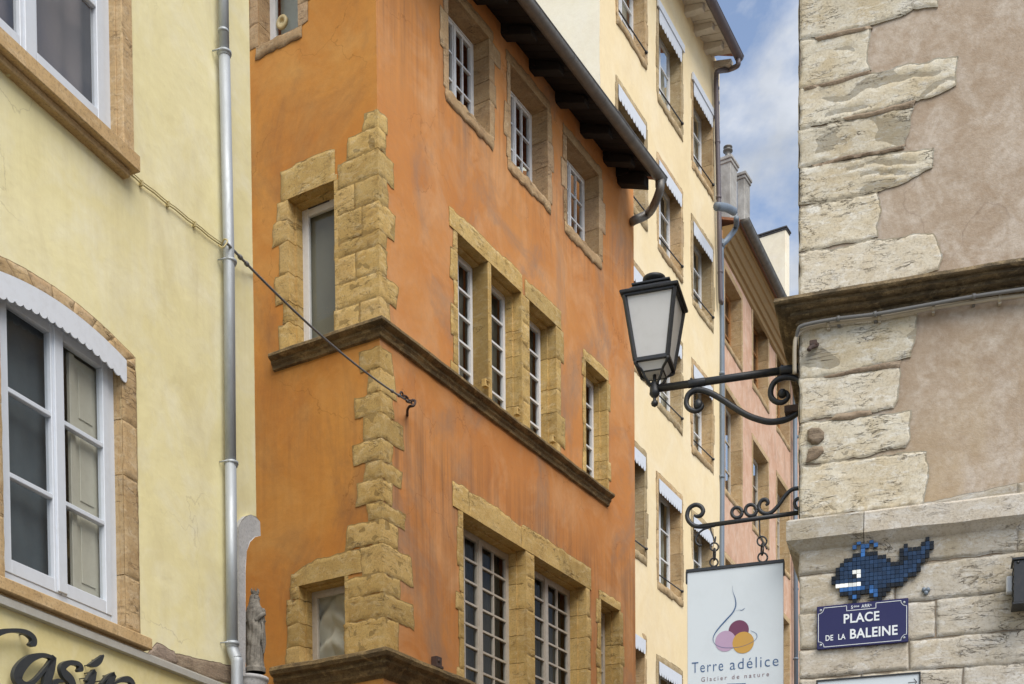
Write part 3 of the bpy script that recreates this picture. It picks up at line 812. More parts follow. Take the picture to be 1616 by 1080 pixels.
    m.tube(cr([P.pt(366.5, 1012, o), P.pt(367.5, 1026, o), P.pt(373, 1042, o + .03), P.pt(374, 1056, o + .04), P.pt(374, 1200, o + .04)], 6), rp * 1.08, 16)
    for px, py in ((354, 84), (362.5, 413), (365, 731), (352.5, 50), (366.5, 1016)):
        c = P.pt(px, py, o)
        if py in (50,): m.lathe(c, [(rp * .93, -.01), (rp * .96, 0), (rp * .93, .01)], 16); continue
        m.lathe(c, [(rp + .001, -.03), (rp + .005, -.025), (rp + .005, -.012), (rp + .012, -.01), (rp + .012, .008), (rp + .002, .012)], 18)
        m.tube([c - P.d * .05, c - P.d * .055 - P.n * .07], .006, 6)
    m.build('downpipe', MT['zinc'], b)
    # ---- shop fascia below
    s = thing('shop_sign', P.w(P.uz(120, 1060)[0], 2.6, .05), 'yellow shop fascia with charcoal script lettering under the arched window', 'shop sign')
    m = M()
    ob = .035
    uR = P.uz(352, 1080, ob)[0] + .6
    zt1 = P.uz(0, 970, ob)[1]; zt2 = P.uz(350, 1083, ob)[1]; zt = (zt1 + zt2) / 2
    m.box(P, -6, uR, 2.7, zt, .0015, ob); m.build('fascia_board', MT['signyellow'], s)
    m = M(); m.box(P, -6, uR, zt, zt + .05, .0015, ob + .045); m.box(P, -6, uR, zt + .05, zt + .062, .0015, ob + .03); m.build('trim_strip', MT['trim'], s, .003)
    def glyph(name, strokes):
        g = M()
        for st in strokes:
            # resample in pixel space with widths
            pp = cr([(x * .2593, 800 + y * .2593, w_ * .2593) for x, y, w_ in st], 8)
            L_, R_ = [], []
            W = [(P.uz(p.x, p.y, .10)) for p in pp]
            for i, p in enumerate(pp):
                a = W[max(i - 1, 0)]; c = W[min(i + 1, len(W) - 1)]
                dx, dz = c[0] - a[0], c[1] - a[1]; l = math.hypot(dx, dz) or 1
                hw = p.z * .5 * .0046
                L_.append((W[i][0] - dz / l * hw, W[i][1] + dx / l * hw)); R_.append((W[i][0] + dz / l * hw, W[i][1] - dx / l * hw))
            n = len(L_)
            vs = [P.w(*q, .115) for q in L_] + [P.w(*q, .115) for q in R_] + [P.w(*q, .085) for q in L_] + [P.w(*q, .085) for q in R_]
            fs = []
            for i in range(n - 1):
                fs += [(i, n + i, n + i + 1, i + 1), (2 * n + i, 2 * n + i + 1, 3 * n + i + 1, 3 * n + i), (i, i + 1, 2 * n + i + 1, 2 * n + i), (n + i, 3 * n + i, 3 * n + i + 1, n + i + 1)]
            fs += [(0, 2 * n, 3 * n, n), (n - 1, 2 * n - 1, 4 * n - 1, 3 * n - 1)]
            g.add(vs, fs)
            for i in (n // 4, 3 * n // 4):
                c = W[i]; g.tube([P.w(c[0], c[1], .03), P.w(c[0], c[1], .09)], .004, 6)
        return g.build(name, MT['letters'], s)
    glyph('letter', [[(172, 838, 8), (196, 832, 36), (196, 800, 34), (150, 765, 26), (70, 754, 20), (-30, 775, 34), (-120, 850, 60), (-170, 960, 74), (-160, 1080, 74), (-80, 1170, 56), (40, 1180, 24), (130, 1130, 8)]])
    glyph('letter', [[(322, 925, 22), (260, 905, 22), (180, 925, 40), (118, 985, 56), (100, 1045, 58), (140, 1085, 36), (200, 1065, 22), (270, 985, 16), (315, 925, 20)], [(322, 912, 30), (305, 980, 50), (282, 1060, 54), (285, 1120, 44), (340, 1130, 18), (390, 1090, 8)]])
    glyph('letter', [[(468, 1000, 10), (486, 985, 34), (470, 958, 26), (420, 950, 26), (378, 975, 40), (385, 1015, 52), (425, 1060, 56), (432, 1120, 52), (390, 1160, 34), (330, 1150, 18), (322, 1090, 36), (345, 1060, 22), (378, 1066, 8)]])
    glyph('letter', [[(622, 905, 10), (600, 935, 32), (570, 958, 34), (538, 965, 10)], [(570, 1000, 26), (555, 1050, 44), (535, 1110, 46), (540, 1150, 34), (590, 1120, 10)], [(520, 1060, 10), (545, 1020, 14), (572, 1000, 20)]])
    glyph('letter', [[(690, 1020, 30), (668, 1060, 46), (640, 1120, 48), (625, 1170, 44)], [(640, 1120, 10), (700, 1070, 16), (760, 1050, 34), (796, 1066, 34), (800, 1110, 46), (775, 1170, 46)], [(610, 1080, 8), (650, 1035, 16), (690, 1018, 22)]])
    glyph('letter', [[(960, 1120, 20), (905, 1130, 44), (850, 1190, 56), (860, 1240, 48), (930, 1235, 40), (985, 1180, 46), (960, 1120, 20)]])
    # ---- painted cable clipped to the wall
    m = M(); pts = []
    for i in range(40):
        s_ = i / 39; x = -60 + (349 + 60) * s_; y = 52 + (388 - 52) * s_ + 6 * math.sin(s_ * 3.14) + .8 * math.sin(i * 1.9)
        pts.append(P.pt(x, y, .018))
    m.tube(pts, .0055, 8); m.tube([p + P.n * .006 + Vector((0, 0, .014)) for p in pts], .004, 6)
    for i in range(3, 39, 4):
        m.box(P, *(lambda q: (q[0] - .008, q[0] + .008, q[1] - .014, q[1] + .022))(((pts[i] - P.o).dot(P.d), pts[i].z)), 0, .03)
    m.tube(cr([P.pt(349, 388, .02), P.pt(354, 378, .09), P.pt(359, 381, .12), P.pt(352, 391, .10), P.pt(345, 387, .04)], 5), .006, 8)
    tag(m.build('wall_cable', MT['yellowcable']), 'thin yellow painted cable running diagonally across the yellow wall under the upper sill', 'cable')
    return b
YB = build_yellow()

# ------------------------------------------------------------------- statue in the corner niche
def build_statue():
    P = P_yel
    zb = P.uz(390, 1062)[1]; zt = P.uz(405, 935)[1]
    H = zt - zb
    Dp = P.shift(-.07)
    s = thing('statue', (Dp.pt(404, 1062).x, Dp.pt(404, 1062).y, zb), 'weathered grey stone statue of a crowned veiled woman holding a child on corner ledge', 'statue')
    c0 = Dp.pt(403, 1062); k = H / 130.0     # metres per photo pixel
    X = Vector((1, 0, 0)); Yv = Vector((0, 1, 0)); Z = Vector((0, 0, 1))
    # (height 0..1, left px, right px) silhouette; depth half-width px
    prof = [(0, -15, 16, 13), (.05, -15, 16, 13), (.08, -14, 14, 12), (.15, -14, 12, 12), (.30, -13.5, 13, 12), (.45, -13, 15, 12), (.55, -13.5, 15, 12), (.63, -14, 15, 12.5), (.70, -13.5, 15, 12), (.76, -12, 12, 11), (.81, -8.5, 9, 9), (.85, -6, 8, 7.5)]
    m = M(); vs = []; seg = 64; rings = 70
    def samp(t):
        for i in range(len(prof) - 1):
            if prof[i][0] <= t <= prof[i + 1][0]:
                f = (t - prof[i][0]) / (prof[i + 1][0] - prof[i][0]); f = f * f * (3 - 2 * f)
                return [prof[i][j] + (prof[i + 1][j] - prof[i][j]) * f for j in (1, 2, 3)]
        return prof[-1][1:]
    for i in range(rings + 1):
        t_ = i / rings * .86; l, r_, d_ = samp(t_); cx = (l + r_) / 2; hw = (r_ - l) / 2
        for j in range(seg):
            g = 2 * math.pi * j / seg
            fold = 0
            if .07 < t_ < .8:
                amp = min(1, (t_ - .07) / .08) * (1.0 if t_ < .6 else max(0, (.8 - t_) / .2))
                ph = t_ * 4.2 * math.sin(g * 1 + .6)
                fold = (abs(math.sin(g * 5.5 + ph)) - .5) * 2.2 * amp + math.sin(g * 13 + ph * 2) * .5 * amp
                if g > math.pi * 1.2 and t_ > .3: fold += 1.4 * math.sin((t_ - .3) * 26 + g * 3) * amp
            q = 1 + fold / max(hw, 6)
            vs.append(c0 + X * (cx + math.cos(g) * hw * q) * k + Yv * math.sin(g) * d_ * q * k + Z * t_ * H)
    fs = [(i * seg + j, i * seg + (j + 1) % seg, (i + 1) * seg + (j + 1) % seg, (i + 1) * seg + j) for i in range(rings) for j in range(seg)]
    fs += [tuple(range(seg))[::-1], tuple(rings * seg + j for j in range(seg))]
    m.add(vs, fs, 0, True); 
    def blob(cx, cz, dy, rx, ry, rz, n1=18, n2=12, tint=0, rot=0, mm=None):
        q = []
        for a in range(n2 + 1):
            th = math.pi * a / n2
            for b_ in range(n1):
                g = 2 * math.pi * b_ / n1
                x, y, z = rx * math.sin(th) * math.cos(g), ry * math.sin(th) * math.sin(g), rz * math.cos(th)
                x, z = x * math.cos(rot) + z * math.sin(rot), -x * math.sin(rot) + z * math.cos(rot)
                q.append(c0 + X * (cx + x) * k + Yv * (dy + y) * k + Z * (cz * H + z * k))
        (mm or m).add(q, [(a * n1 + b_, (a + 1) * n1 + b_, (a + 1) * n1 + (b_ + 1) % n1, a * n1 + (b_ + 1) % n1) for a in range(n2) for b_ in range(n1)], tint, True)
    # forearm and hands towards the front (right)
    m.tube(cr([c0 + X * 4 * k - Yv * 9 * k + Z * H * .60, c0 + X * 12 * k - Yv * 10 * k + Z * H * .655, c0 + X * 16 * k - Yv * 4 * k + Z * H * .69]), [3.6 * k] * 12 + [2.2 * k], 12)
    # draped sleeve and hanging mantle edge
    for q_ in range(6):
        m.tube(cr([c0 + X * (12 + q_ * .6) * k - Yv * (8 - q_) * k + Z * H * (.62 - q_ * .02), c0 + X * (14 + q_ * .5) * k - Yv * (9 - q_) * k + Z * H * (.5 - q_ * .03), c0 + X * (12.5 + q_ * .2) * k - Yv * (10 - q_) * k + Z * H * (.36 - q_ * .03)]), [1.6 * k] * 12 + [.7 * k], 8)
    m.build('robed_figure', MT['statue'], s)
    # head with nose, chin, veil
    m = M(); blob(3.2, .875, 0, 5.0, 4.8, 7.0, tint=.4)
    blob(7.6, .872, 0, 1.7, 1.1, 1.7, 10, 8, .4, .3); blob(6.6, .845, 0, 1.8, 2.2, 1.6, 10, 8, .4); blob(7.4, .857, 0, 1.0, 1.6, .6, 10, 8, .4)
    blob(6.9, .893, -2.2, 1.2, 1.3, .9, 10, 8, -.8); blob(6.9, .893, 2.2, 1.2, 1.3, .9, 10, 8, -.8)
    m.build('head', MT['statue'], s)
    m = M(); vs = []; n1, n2 = 30, 26
    for a in range(n2 + 1):
        t_ = a / n2; z_ = .925 - t_ * .34; hw = 5.8 + 6.5 * t_ ** .9; cx = -1.0 - 4.0 * t_
        for b_ in range(n1 + 1):
            g = R(65) + R(230) * b_ / n1
            q = 1 + .07 * math.sin(g * 9 + t_ * 3) * t_
            if a == 0: q *= .3
            vs.append(c0 + X * (cx + math.cos(g) * hw * q * .82) * k + Yv * math.sin(g) * hw * q * .95 * k + Z * (z_ * H + (2.4 * k if a == 0 else 0)))
    m.add(vs, [(a * (n1 + 1) + b_, (a + 1) * (n1 + 1) + b_, (a + 1) * (n1 + 1) + b_ + 1, a * (n1 + 1) + b_ + 1) for a in range(n2) for b_ in range(n1)], 0, True)
    vo = m.build('veil', MT['statue'], s); md = vo.modifiers.new('solid', 'SOLIDIFY'); md.thickness = .008
    m = M(); n = 16; vs = []
    for i in range(n * 2):
        g = math.pi * i / n
        for rr, zz in ((5.4, .925), (6.6, .955 if i % 4 else .995)):
            for w_ in (0, -1):
                vs.append(c0 + X * (1.2 + math.cos(g) * (rr + w_)) * k + Yv * math.sin(g) * (rr + w_) * k + Z * zz * H)
    N = n * 2
    fs = []
    for i in range(N):
        a, c = i * 4, ((i + 1) % N) * 4
        fs += [(a, c, c + 2, a + 2), (a + 1, a + 3, c + 3, c + 1), (a + 2, c + 2, c + 3, a + 3)]
    m.add(vs, fs, 0.2); m.build('crown', MT['statue'], s)
    m = M()
    blob(11.5, .67, 2, 4.2, 4.4, 8, 14, 10, .3, .15); blob(13.4, .745, 2, 3.0, 3.0, 3.4, 14, 10, .4)
    blob(16.2, .742, 2, .8, .8, .9, 8, 6, .4)
    m.tube([c0 + X * 13 * k + Yv * 0 * k + Z * H * .735, c0 + X * 17.5 * k - Yv * 2 * k + Z * H * .715], [1.6 * k, 1.0 * k], 8)
    m.tube([c0 + X * 12 * k + Yv * 0 * k + Z * H * .66, c0 + X * 17.0 * k - Yv * 1 * k + Z * H * .60], [2.2 * k, 1.3 * k], 8)
    m.build('child', MT['statue'], s)
    m = M(); m.lathe(c0 - Z * .0, [(16 * k, 0), (16 * k, .03), (14.5 * k, .045)], 8, smooth=False); m.build('plinth', MT['statue'], s)
build_statue()

# =================================================================== ORANGE BUILDING (centre)
ZS1 = P_orR.uz(599, 512)[1]       # upper string course
ZS2 = P_orR.uz(607, 1036)[1]      # lower string course
def build_orange():
    PR, PL = P_orR, P_orL
    b = thing('orange_building', (OC[0], OC[1], 0), 'orange plastered corner house with golden quoins and dark timber eaves', 'building')
    uE = PR.uz(1001, 600)[0]
    zW = PR.uz(1001, 300)[1] + .12
    wins = []
    # top row
    A = [(707, 771, 61, 143, .22), (805, 863, 173, 253, .23), (894, 944, 277, 353, .22)]
    for i, (xl, xr, t_, b_, d_) in enumerate(A): wins.append(('A%d' % i, rect(PR, xl, xr, t_, b_), d_))
    zB1 = ZS1 - .02
    for i, (xl, xr, t_, d_) in enumerate([(722, 771.5, 415, .22), (774, 822, 461, .22), (835, 877, 514, .22), (924, 957.5, 601, .20)]):
        r = rect(PR, xl, xr, t_, t_ + 200); r[2] = zB1; wins.append(('B%d' % i, r, d_))
    zB2 = ZS2 - .02
    for i, (xl, xr, t_, d_) in enumerate([(731, 829.5, 869, .24), (843, 924.5, 927, .24), (948, 977, 964, .22)]):
        r = rect(PR, xl, xr, t_, t_ + 200); r[2] = zB2; wins.append(('C%d' % i, r, d_))
    holesR = [[(r[0], r[2]), (r[1], r[2]), (r[1], r[3]), (r[0], r[3])] for _, r, _ in wins]
    m = M(); face_holes(m, PR, [(0, GZ), (uE, GZ), (uE, zW), (0, zW)], holesR, .2, .0035)
    m.build('wall', MT['orange'], b)
    LW = -5.0
    winsL = []
    r = rect(PL, 407, 470, -150, 44, 'l', 'r'); winsL.append(('D0', r, .2))
    r = rect(PL, 456, 529, 315, 500, 'l', 'r'); r[2] = ZS1 - .02; winsL.append(('D1', r, .22))
    r = rect(PL, 472.5, 545, 925, 1000, 'l', 'r'); r[2] = ZS2 - .02; winsL.append(('D2', r, .2))
    holesL = [[(r[0], r[2]), (r[1], r[2]), (r[1], r[3]), (r[0], r[3])] for _, r, _ in winsL]
    m = M(); face_holes(m, PL, [(LW, GZ), (0, GZ), (0, zW + 2.0), (LW, zW + 3.8)], holesL, .2, .0035)
    a, e = PL.w(LW, 0), PR.w(uE, 0); bk = a + (e - Vector((OC[0], OC[1], 0)))
    def wallq(p, q, z0, z1, z2=None):
        m.quad((p.x, p.y, z0), (q.x, q.y, z0), (q.x, q.y, z2 or z1), (p.x, p.y, z1))
    m.build('side_wall', MT['ochre'], b)
    m = M()
    wallq(e, bk, 0, zW, zW + 2); wallq(bk, a, 0, zW + 2); m.build('rear_wall', MT['orange'], b)
    # ---- right facade windows
    DEP = {}
    for k, (nm, r, dep) in enumerate(wins):
        t_ = nm[0]
        if t_ == 'A':
            fm, pn = frame_mesh(PR, r, dep, 2, 2, 3, .045, .035, .022, .05, top_vent=True); w = fm.build('window', MT['white'], b)
            glaze(PR, pn, dep, w, 'glass_dark')
            surround(PR, r, dep, w, 'brownstone', [.10, .16, .09], [.13, .17, .13, .30] if nm == 'A0' else [.12, .20, .12], .14, .15, seed=20 + k, lint_ext=(.1, .1), jit=.016, step=False)
            curtain(PR, [r[0], r[1], r[2], r[3]], dep + .25, w, 'curtain_dark', .02, .15, seed=k)
        elif t_ == 'B':
            rr = list(r)
            fm, pn = frame_mesh(PR, rr, dep, 1, 2, 5, .045, .045, .026, .05, top_vent=True); w = fm.build('window', MT['white'], b)
            glaze(PR, pn, dep, w, 'glass_dark')
            curtain(PR, r, dep + .05, w, 'curtain', .02, .12, seed=k)
            gap_l = .16 if nm in ('B0', 'B3') else .012
            if nm == 'B0': lw, rw, no = [.16, .10, .14, .09], [.012], 'r'
            elif nm == 'B1': lw, rw, no = [.02], [.05], 'lr'
            elif nm == 'B2': lw, rw, no = [.05], [.13, .22, .12], 'l'
            else: lw, rw, no = [.10, .07], [.06, .14, .05], ''
            m = M(); surround(PR, r, dep, w, 'gold', lw, rw, 0 if nm != 'B3' else .15, 0, seed=40 + k, lint_ext=(.06, .06), no='l' if nm in ('B1', 'B2') else ('r' if nm == 'B0' else ''), jit=.014)
        else:
            fm, pn = frame_mesh(PR, r, dep, 2 if nm != 'C2' else 1, 2, 7, .06, .05, .026, .085, top_vent=False); w = fm.build('window', MT['offwhite'], b)
            glaze(PR, pn, dep, w, 'glass_dark')
            curtain(PR, r, dep + .08, w, 'curtain_dark', .025, .10, seed=k)
            surround(PR, r, dep, w, 'gold', [.14, .09, .13, .17, .10] if nm != 'C1' else [.05], [.07] if nm == 'C0' else [.14, .18, .13], 0 if nm != 'C2' else .13, 0, seed=60 + k, no='l' if nm == 'C1' else ('r' if nm == 'C0' else ''), jit=.014, lint_ext=(.05, .05))
    # lintels that run over a group of lights + mullion faces
    W = {n: r for n, r, _ in wins}
    m = M(); rng = random.Random(3)
    def mull(ua, ub, z0, z1, blk, proud=.012):
        m = M(); zz = z0
        while zz < z1 - .02:
            ze = min(z1, zz + blk * rng.uniform(.7, 1.3))
            if z1 - ze < blk * .4: ze = z1
            sh = lambda p: p[0] < ua + .012 or p[0] > ub - .012
            stone(m, PR, [(ua, zz + .004), (ub, zz + .004), (ub, ze - .004), (ua, ze - .004)], proud, .04, .004, .003, sharp=sh)
            zz = ze
        m.build('mullion', MT['gold'], b)
    mull(W['B0'][1], W['B1'][0], ZS1, W['B0'][3], .6); mull(W['B1'][1], W['B2'][0], ZS1, W['B2'][3], .4)
    mull(W['C0'][1], W['C1'][0], ZS2, W['C1'][3], .45)
    def lint(u0, u1, z, h, cuts):
        m = M(); cs = [u0] + cuts + [u1]
        sh = lambda p: abs(p[1] - z) < .02
        for i in range(len(cs) - 1):
            a_, b_ = cs[i] + .003, cs[i + 1] - .003
            stone(m, PR, [(a_, z), (b_, z), (b_, z + h * rng.uniform(.88, 1.05)), ((a_ + b_) / 2, z + h * rng.uniform(.95, 1.08)), (a_, z + h * rng.uniform(.9, 1.05))], .013, .045, .016, .004, sharp=sh)
        m.build('lintel', MT['gold'], b)
    lint(W['B0'][0] - .17, W['B1'][1] + .04, W['B0'][3], .24, [W['B0'][1] + .2])
    lint(W['B2'][0] - .10, W['B2'][1] + .16, W['B2'][3], .24, [])
    lint(W['C0'][0] - .22, W['C1'][1] + .17, W['C0'][3], .30, [W['C0'][0] + .15, W['C0'][1] - .1, W['C1'][0] + .7])
    # carved stops at the foot of the window mouldings
    for px, py in ((767, 613), (817, 657), (873, 700)):
        m = M(); u_, z_ = PR.uz(px, py)
        for dz in (0, .07): m.box(PR, u_ - .05, u_ + .02, z_ + dz, z_ + dz + .025, -.03, .035)
        m.box(PR, u_ - .06, u_ - .03, z_, z_ + .095, -.03, .03)
        m.build('carved_stop', MT['gold'], b, .006)
    # ---- left face windows
    for k, (nm, r, dep) in enumerate(winsL):
        if nm == 'D0':
            fm, pn = frame_mesh(PL, r, dep, 1, 1, 1, .05, .035); w = fm.build('window', MT['white'], b)
            glaze(PL, pn, dep, w, 'glass'); surround(PL, r, dep, w, 'brownstone', [.16, .12], [.13, .16], .2, .14, seed=90, step=False)
            curtain(PL, r, dep + .1, w, 'shutter', .002, .3, seed=k)
            c = PL.pt(445, 35, -dep + .005); m = M()
            m.lathe(c, [(.035, -.01), (.035, .012), (.062, .02), (.078, .01), (.078, -.02), (.035, -.02)], 28, ax=PL.n)
            m.lathe(c, [(.0, -.012), (.034, -.012), (.034, -.016)], 20, ax=PL.n)
            m.build('ventilator', MT['ivory'], w)
        elif nm == 'D1':
            fm, pn = frame_mesh(PL, r, dep, 1, 1, 1, .055, .06, top_vent=False); w = fm.build('window', MT['white'], b, .004)
            glaze(PL, pn, dep, w, 'glass')
            curtain(PL, [r[0] - .02, r[1] + .02, r[2], r[3]], dep - .03, w, 'grey_blind', .003, .5, seed=k, name='blind')
            m = M(); m.box(PL, r[0] + .12, r[0] + .42, r[3] - .035, r[3] - .015, -dep, -dep + .012); m.build('vent_slot', MT['slate_tile'], w)
            surround(PL, r, dep, w, 'gold', [.17, .10, .21, .12, .22, .20, .22], [.02], .36, 0, seed=93, lint_ext=(.1, .0), no='r', jit=.018, blocks=.30)
        else:
            fm, pn = frame_mesh(PL, r, dep, 1, 1, 1, .055, .05); w = fm.build('window', MT['offwhite'], b, .004)
            glaze(PL, pn, dep, w, 'glass')
            surround(PL, r, dep, w, 'gold', [.2, .2, .19, .15, .32], [.02], .0, 0, seed=95, no='r', jit=.018, blocks=.26)
            # crumpled cloth hanging behind the pane
            m = M(); n = 40; vs = []; u0, u1, z0, z1 = r
            for j in range(n + 1):
                for i in range(n + 1):
                    s_, t_ = i / n, j / n
                    sag = .05 * math.sin(6 * (t_ + .5 * abs(s_ - .35)) * 3.1) * (1 - .3 * t_) + .03 * noise.noise(Vector((s_ * 5, t_ * 6, 2)))
                    vs.append(PL.w(u0 + .02 + (u1 - u0 - .02) * s_ + .05 * noise.noise(Vector((t_ * 3, 1, 1))), z0 + (z1 - z0) * t_ * .98, -dep - .10 + sag))
            m.add(vs, [(j * (n + 1) + i, j * (n + 1) + i + 1, (j + 1) * (n + 1) + i + 1, (j + 1) * (n + 1) + i) for j in range(n) for i in range(n)], 0, True)
            m.build('curtain', MT['drape'], w)
    # ---- quoins: (corner y top, bottom, left x, right x)
    Q = [(169, 196, 572, 611), (196, 230.5, 549, 607), (231, 272.5, 536, 619), (273, 313.5, 529.5, 610), (314, 359, 529.5, 623), (360, 383.5, 530, 610), (384, 426, 530, 609), (427, 465.5, 530.5, 625), (466, 515, 528, 615),
         (545, 579, 570, 618), (579.5, 616, 581, 624), (617, 649.5, 559, 619), (650, 690, 572, 637), (691, 725, 555, 620), (726, 753.5, 576, 634), (754, 790.5, 563, 619), (791, 818.5, 582, 638),
         (819, 856.5, 546, 628), (857, 903.5, 571, 649), (904, 934.5, 545, 632), (935, 973.5, 546, 652), (974, 1040, 543, 627)]
    m = M(); pr = .009; rng = random.Random(11)
    gold_splits = {3: 560, 4: 572, 6: 562, 8: 568}
    for i, (ya, yb, xl, xr) in enumerate(Q):
        if i == 9: m.build('quoins', MT['gold'], b); m = M()
        xc = 589 + ya * .0175
        z1 = PR.uz(xc, ya)[1] - .003; z0 = PR.uz(xc, yb)[1] + .003
        ym = (ya + yb) / 2
        uL = PL.uz(xl, ym)[0]; uR = PR.uz(xr, ym)[0]; tn = rng.uniform(-.8, .9)
        shc = lambda p: abs(p[0]) < .028
        jw = lambda: rng.uniform(-.03, .03)
        if i in gold_splits:
            us_ = PL.uz(gold_splits[i], ym)[0]
            stone(m, PL, [(uL, z0), (us_ - .004, z0), (us_ - .004, z1), (uL, z1)], pr, .05, .006, .005, tint=rng.uniform(-.9, .9))
            stone(m, PL, [(us_ + .004, z0), (pr, z0), (pr, z1), (us_ + .004, z1)], pr, .05, .006, .005, sharp=shc, tint=tn)
        else:
            stone(m, PL, [(uL + jw(), z0), (pr, z0), (pr, z1), (uL + jw(), z1)], pr, .05, .016 if xl > 532 else .006, .005, sharp=shc, tint=tn)
        stone(m, PR, [(-pr, z0), (uR + jw(), z0), (uR + jw(), z1), (-pr, z1)], pr, .05, .018, .005, sharp=shc, tint=tn)
    # lintel of the lower alley window
    u_a, u_b = PL.uz(459, 905)[0], PL.uz(571, 880)[0]; r = winsL[2][1]
    stone(m, PL, [(u_a, r[3]), (u_b, r[3]), (u_b, r[3] + .27), (u_a + .35, r[3] + .25), (u_a, r[3] + .14)], pr, .045, .018, .004, sharp=lambda p: abs(p[1] - r[3]) < .02)
    m.build('quoins', MT['gold'], b)
    # ---- string courses
    prof = [(.0, .02), (.11, -.012), (.125, -.025), (.128, -.055), (.105, -.075), (.07, -.088), (.068, -.115), (.045, -.14), (.035, -.175), (0, -.185)]
    e = PR.uz(970, 808, .12)[0]
    m = M(); cornice(PR, 0, e, prof, ZS1 + .035, m, 0, .12, 1, 0, .008)
    uL = PL.uz(423, 578, .12)[0]
    cornice(PL, uL, 0, prof, ZS1 + .035, m, 0, .12, 0, 1, .008)
    m.build('string_course', MT['string'], b)
    prof2 = [(.0, .03), (.14, .0), (.18, -.02), (.19, -.06), (.17, -.10), (.12, -.12), (.12, -.16), (.08, -.20), (.05, -.26), (.0, -.30)]
    m = M(); cornice(PR, 0, uE, prof2, ZS2 + .05, m, 0, .12, 1, 0, .008)
    cornice(PL, PL.uz(428, 1066, .15)[0], 0, prof2, ZS2 + .05, m, 0, .12, 0, 1, .008)
    m.build('string_course', MT['string'], b)
    # ---- eaves with rafters and gutter
    ov = .50
    gz = PR.uz(1034, 291, ov)[1]; ug = PR.uz(1036, 291, ov)[0]
    ztop = gz + .10
    u = -.2; sl = .42
    while u < ug - .45:
        m = M()
        for kk in range(1):
            m.hexa([PR.w(u, ztop - .20 + (ov) * sl, 0 - .02), PR.w(u + .15, ztop - .20 + ov * sl, -.02), PR.w(u + .15, ztop - .15, ov - .06), PR.w(u, ztop - .15, ov - .06),
                    PR.w(u, ztop - .05 + ov * sl, -.02), PR.w(u + .15, ztop - .05 + ov * sl, -.02), PR.w(u + .15, ztop - .05, ov - .06), PR.w(u, ztop - .05, ov - .06)])
        m.box(PR, u - .01, u + .16, zW - .03, ztop + .02, -.05, .10)
        m.build('rafter', MT['dark_wood'], b, .008)
        u += .72
    m = M(); u = ug - .30
    m.hexa([PR.w(u, ztop - .26 + ov * sl, -.02), PR.w(u + .16, ztop - .26 + ov * sl, -.02), PR.w(u + .16, ztop - .22, ov - .06), PR.w(u, ztop - .22, ov - .06),
            PR.w(u, ztop - .05 + ov * sl, -.02), PR.w(u + .16, ztop - .05 + ov * sl, -.02), PR.w(u + .16, ztop - .05, ov - .06), PR.w(u, ztop - .05, ov - .06)])
    m.box(PR, u - .04, u + .20, zW - .06, ztop + .02, -.05, .20)
    m.build('rafter', MT['dark_wood'], b, .008)
    m = M(); m.box(PR, -.3, ug - .05, zW - .02, zW + .34, -.25, .05); m.build('wall_beam', MT['dark_wood'], b)
    m = M()   # soffit boards under the tiles
    nb = int((ug + .4) / .14)
    for i in range(nb):
        a_ = -.4 + i * .14
        m.hexa([PR.w(a_, ztop - .05 + ov * sl, -.05), PR.w(a_ + .132, ztop - .05 + ov * sl, -.05), PR.w(a_ + .132, ztop - .045, ov), PR.w(a_, ztop - .045, ov),
                PR.w(a_, ztop - .02 + ov * sl, -.05), PR.w(a_ + .132, ztop - .02 + ov * sl, -.05), PR.w(a_ + .132, ztop - .02, ov), PR.w(a_, ztop - .02, ov)])
    m.build('soffit', MT['dark_wood'], b)
    m = M()
    m.hexa([PR.w(-.5, ztop - .018, ov), PR.w(ug, ztop - .018, ov), PR.w(ug, ztop + 4.5 * sl, -4.2), PR.w(-.5, ztop + 4.5 * sl, -4.2),
            PR.w(-.5, ztop + .02, ov + .01), PR.w(ug, ztop + .02, ov + .01), PR.w(ug, ztop + .05 + 4.5 * sl, -4.2), PR.w(-.5, ztop + .05 + 4.5 * sl, -4.2)])
    u = -.45
    while u < ug:
        m.tube([PR.w(u, ztop + .03, ov + .03), PR.w(u, ztop + .05 + 4.5 * sl, -4.2)], .06, 8); u += .16
    m.build('roof', MT['tiles'], b)
    m = M(); half_gutter(m, PR.w(-.5, gz + .06, ov + .09), PR.w(ug, gz + .06, ov + .09), .085)
    m.build('gutter', MT['old_zinc'], b)
    m = M(); o = ov + .09
    pA = PR.w(ug - .08, gz - .02, o)
    pts = [pA, pA - Vector((0, 0, .10)), PR.pt(1033, 322, ov - .05), PR.pt(1022, 338, ov * .45), PR.pt(1003, 347, .1), PR.pt(998, 350, .02) ]
    m.tube(cr(pts, 6), .062, 14); m.tube([pA + Vector((0, 0, .03)), pA - Vector((0, 0, .06))], .068, 14)
    m.build('downspout', MT['old_zinc'], b)
    return b
OB = build_orange()

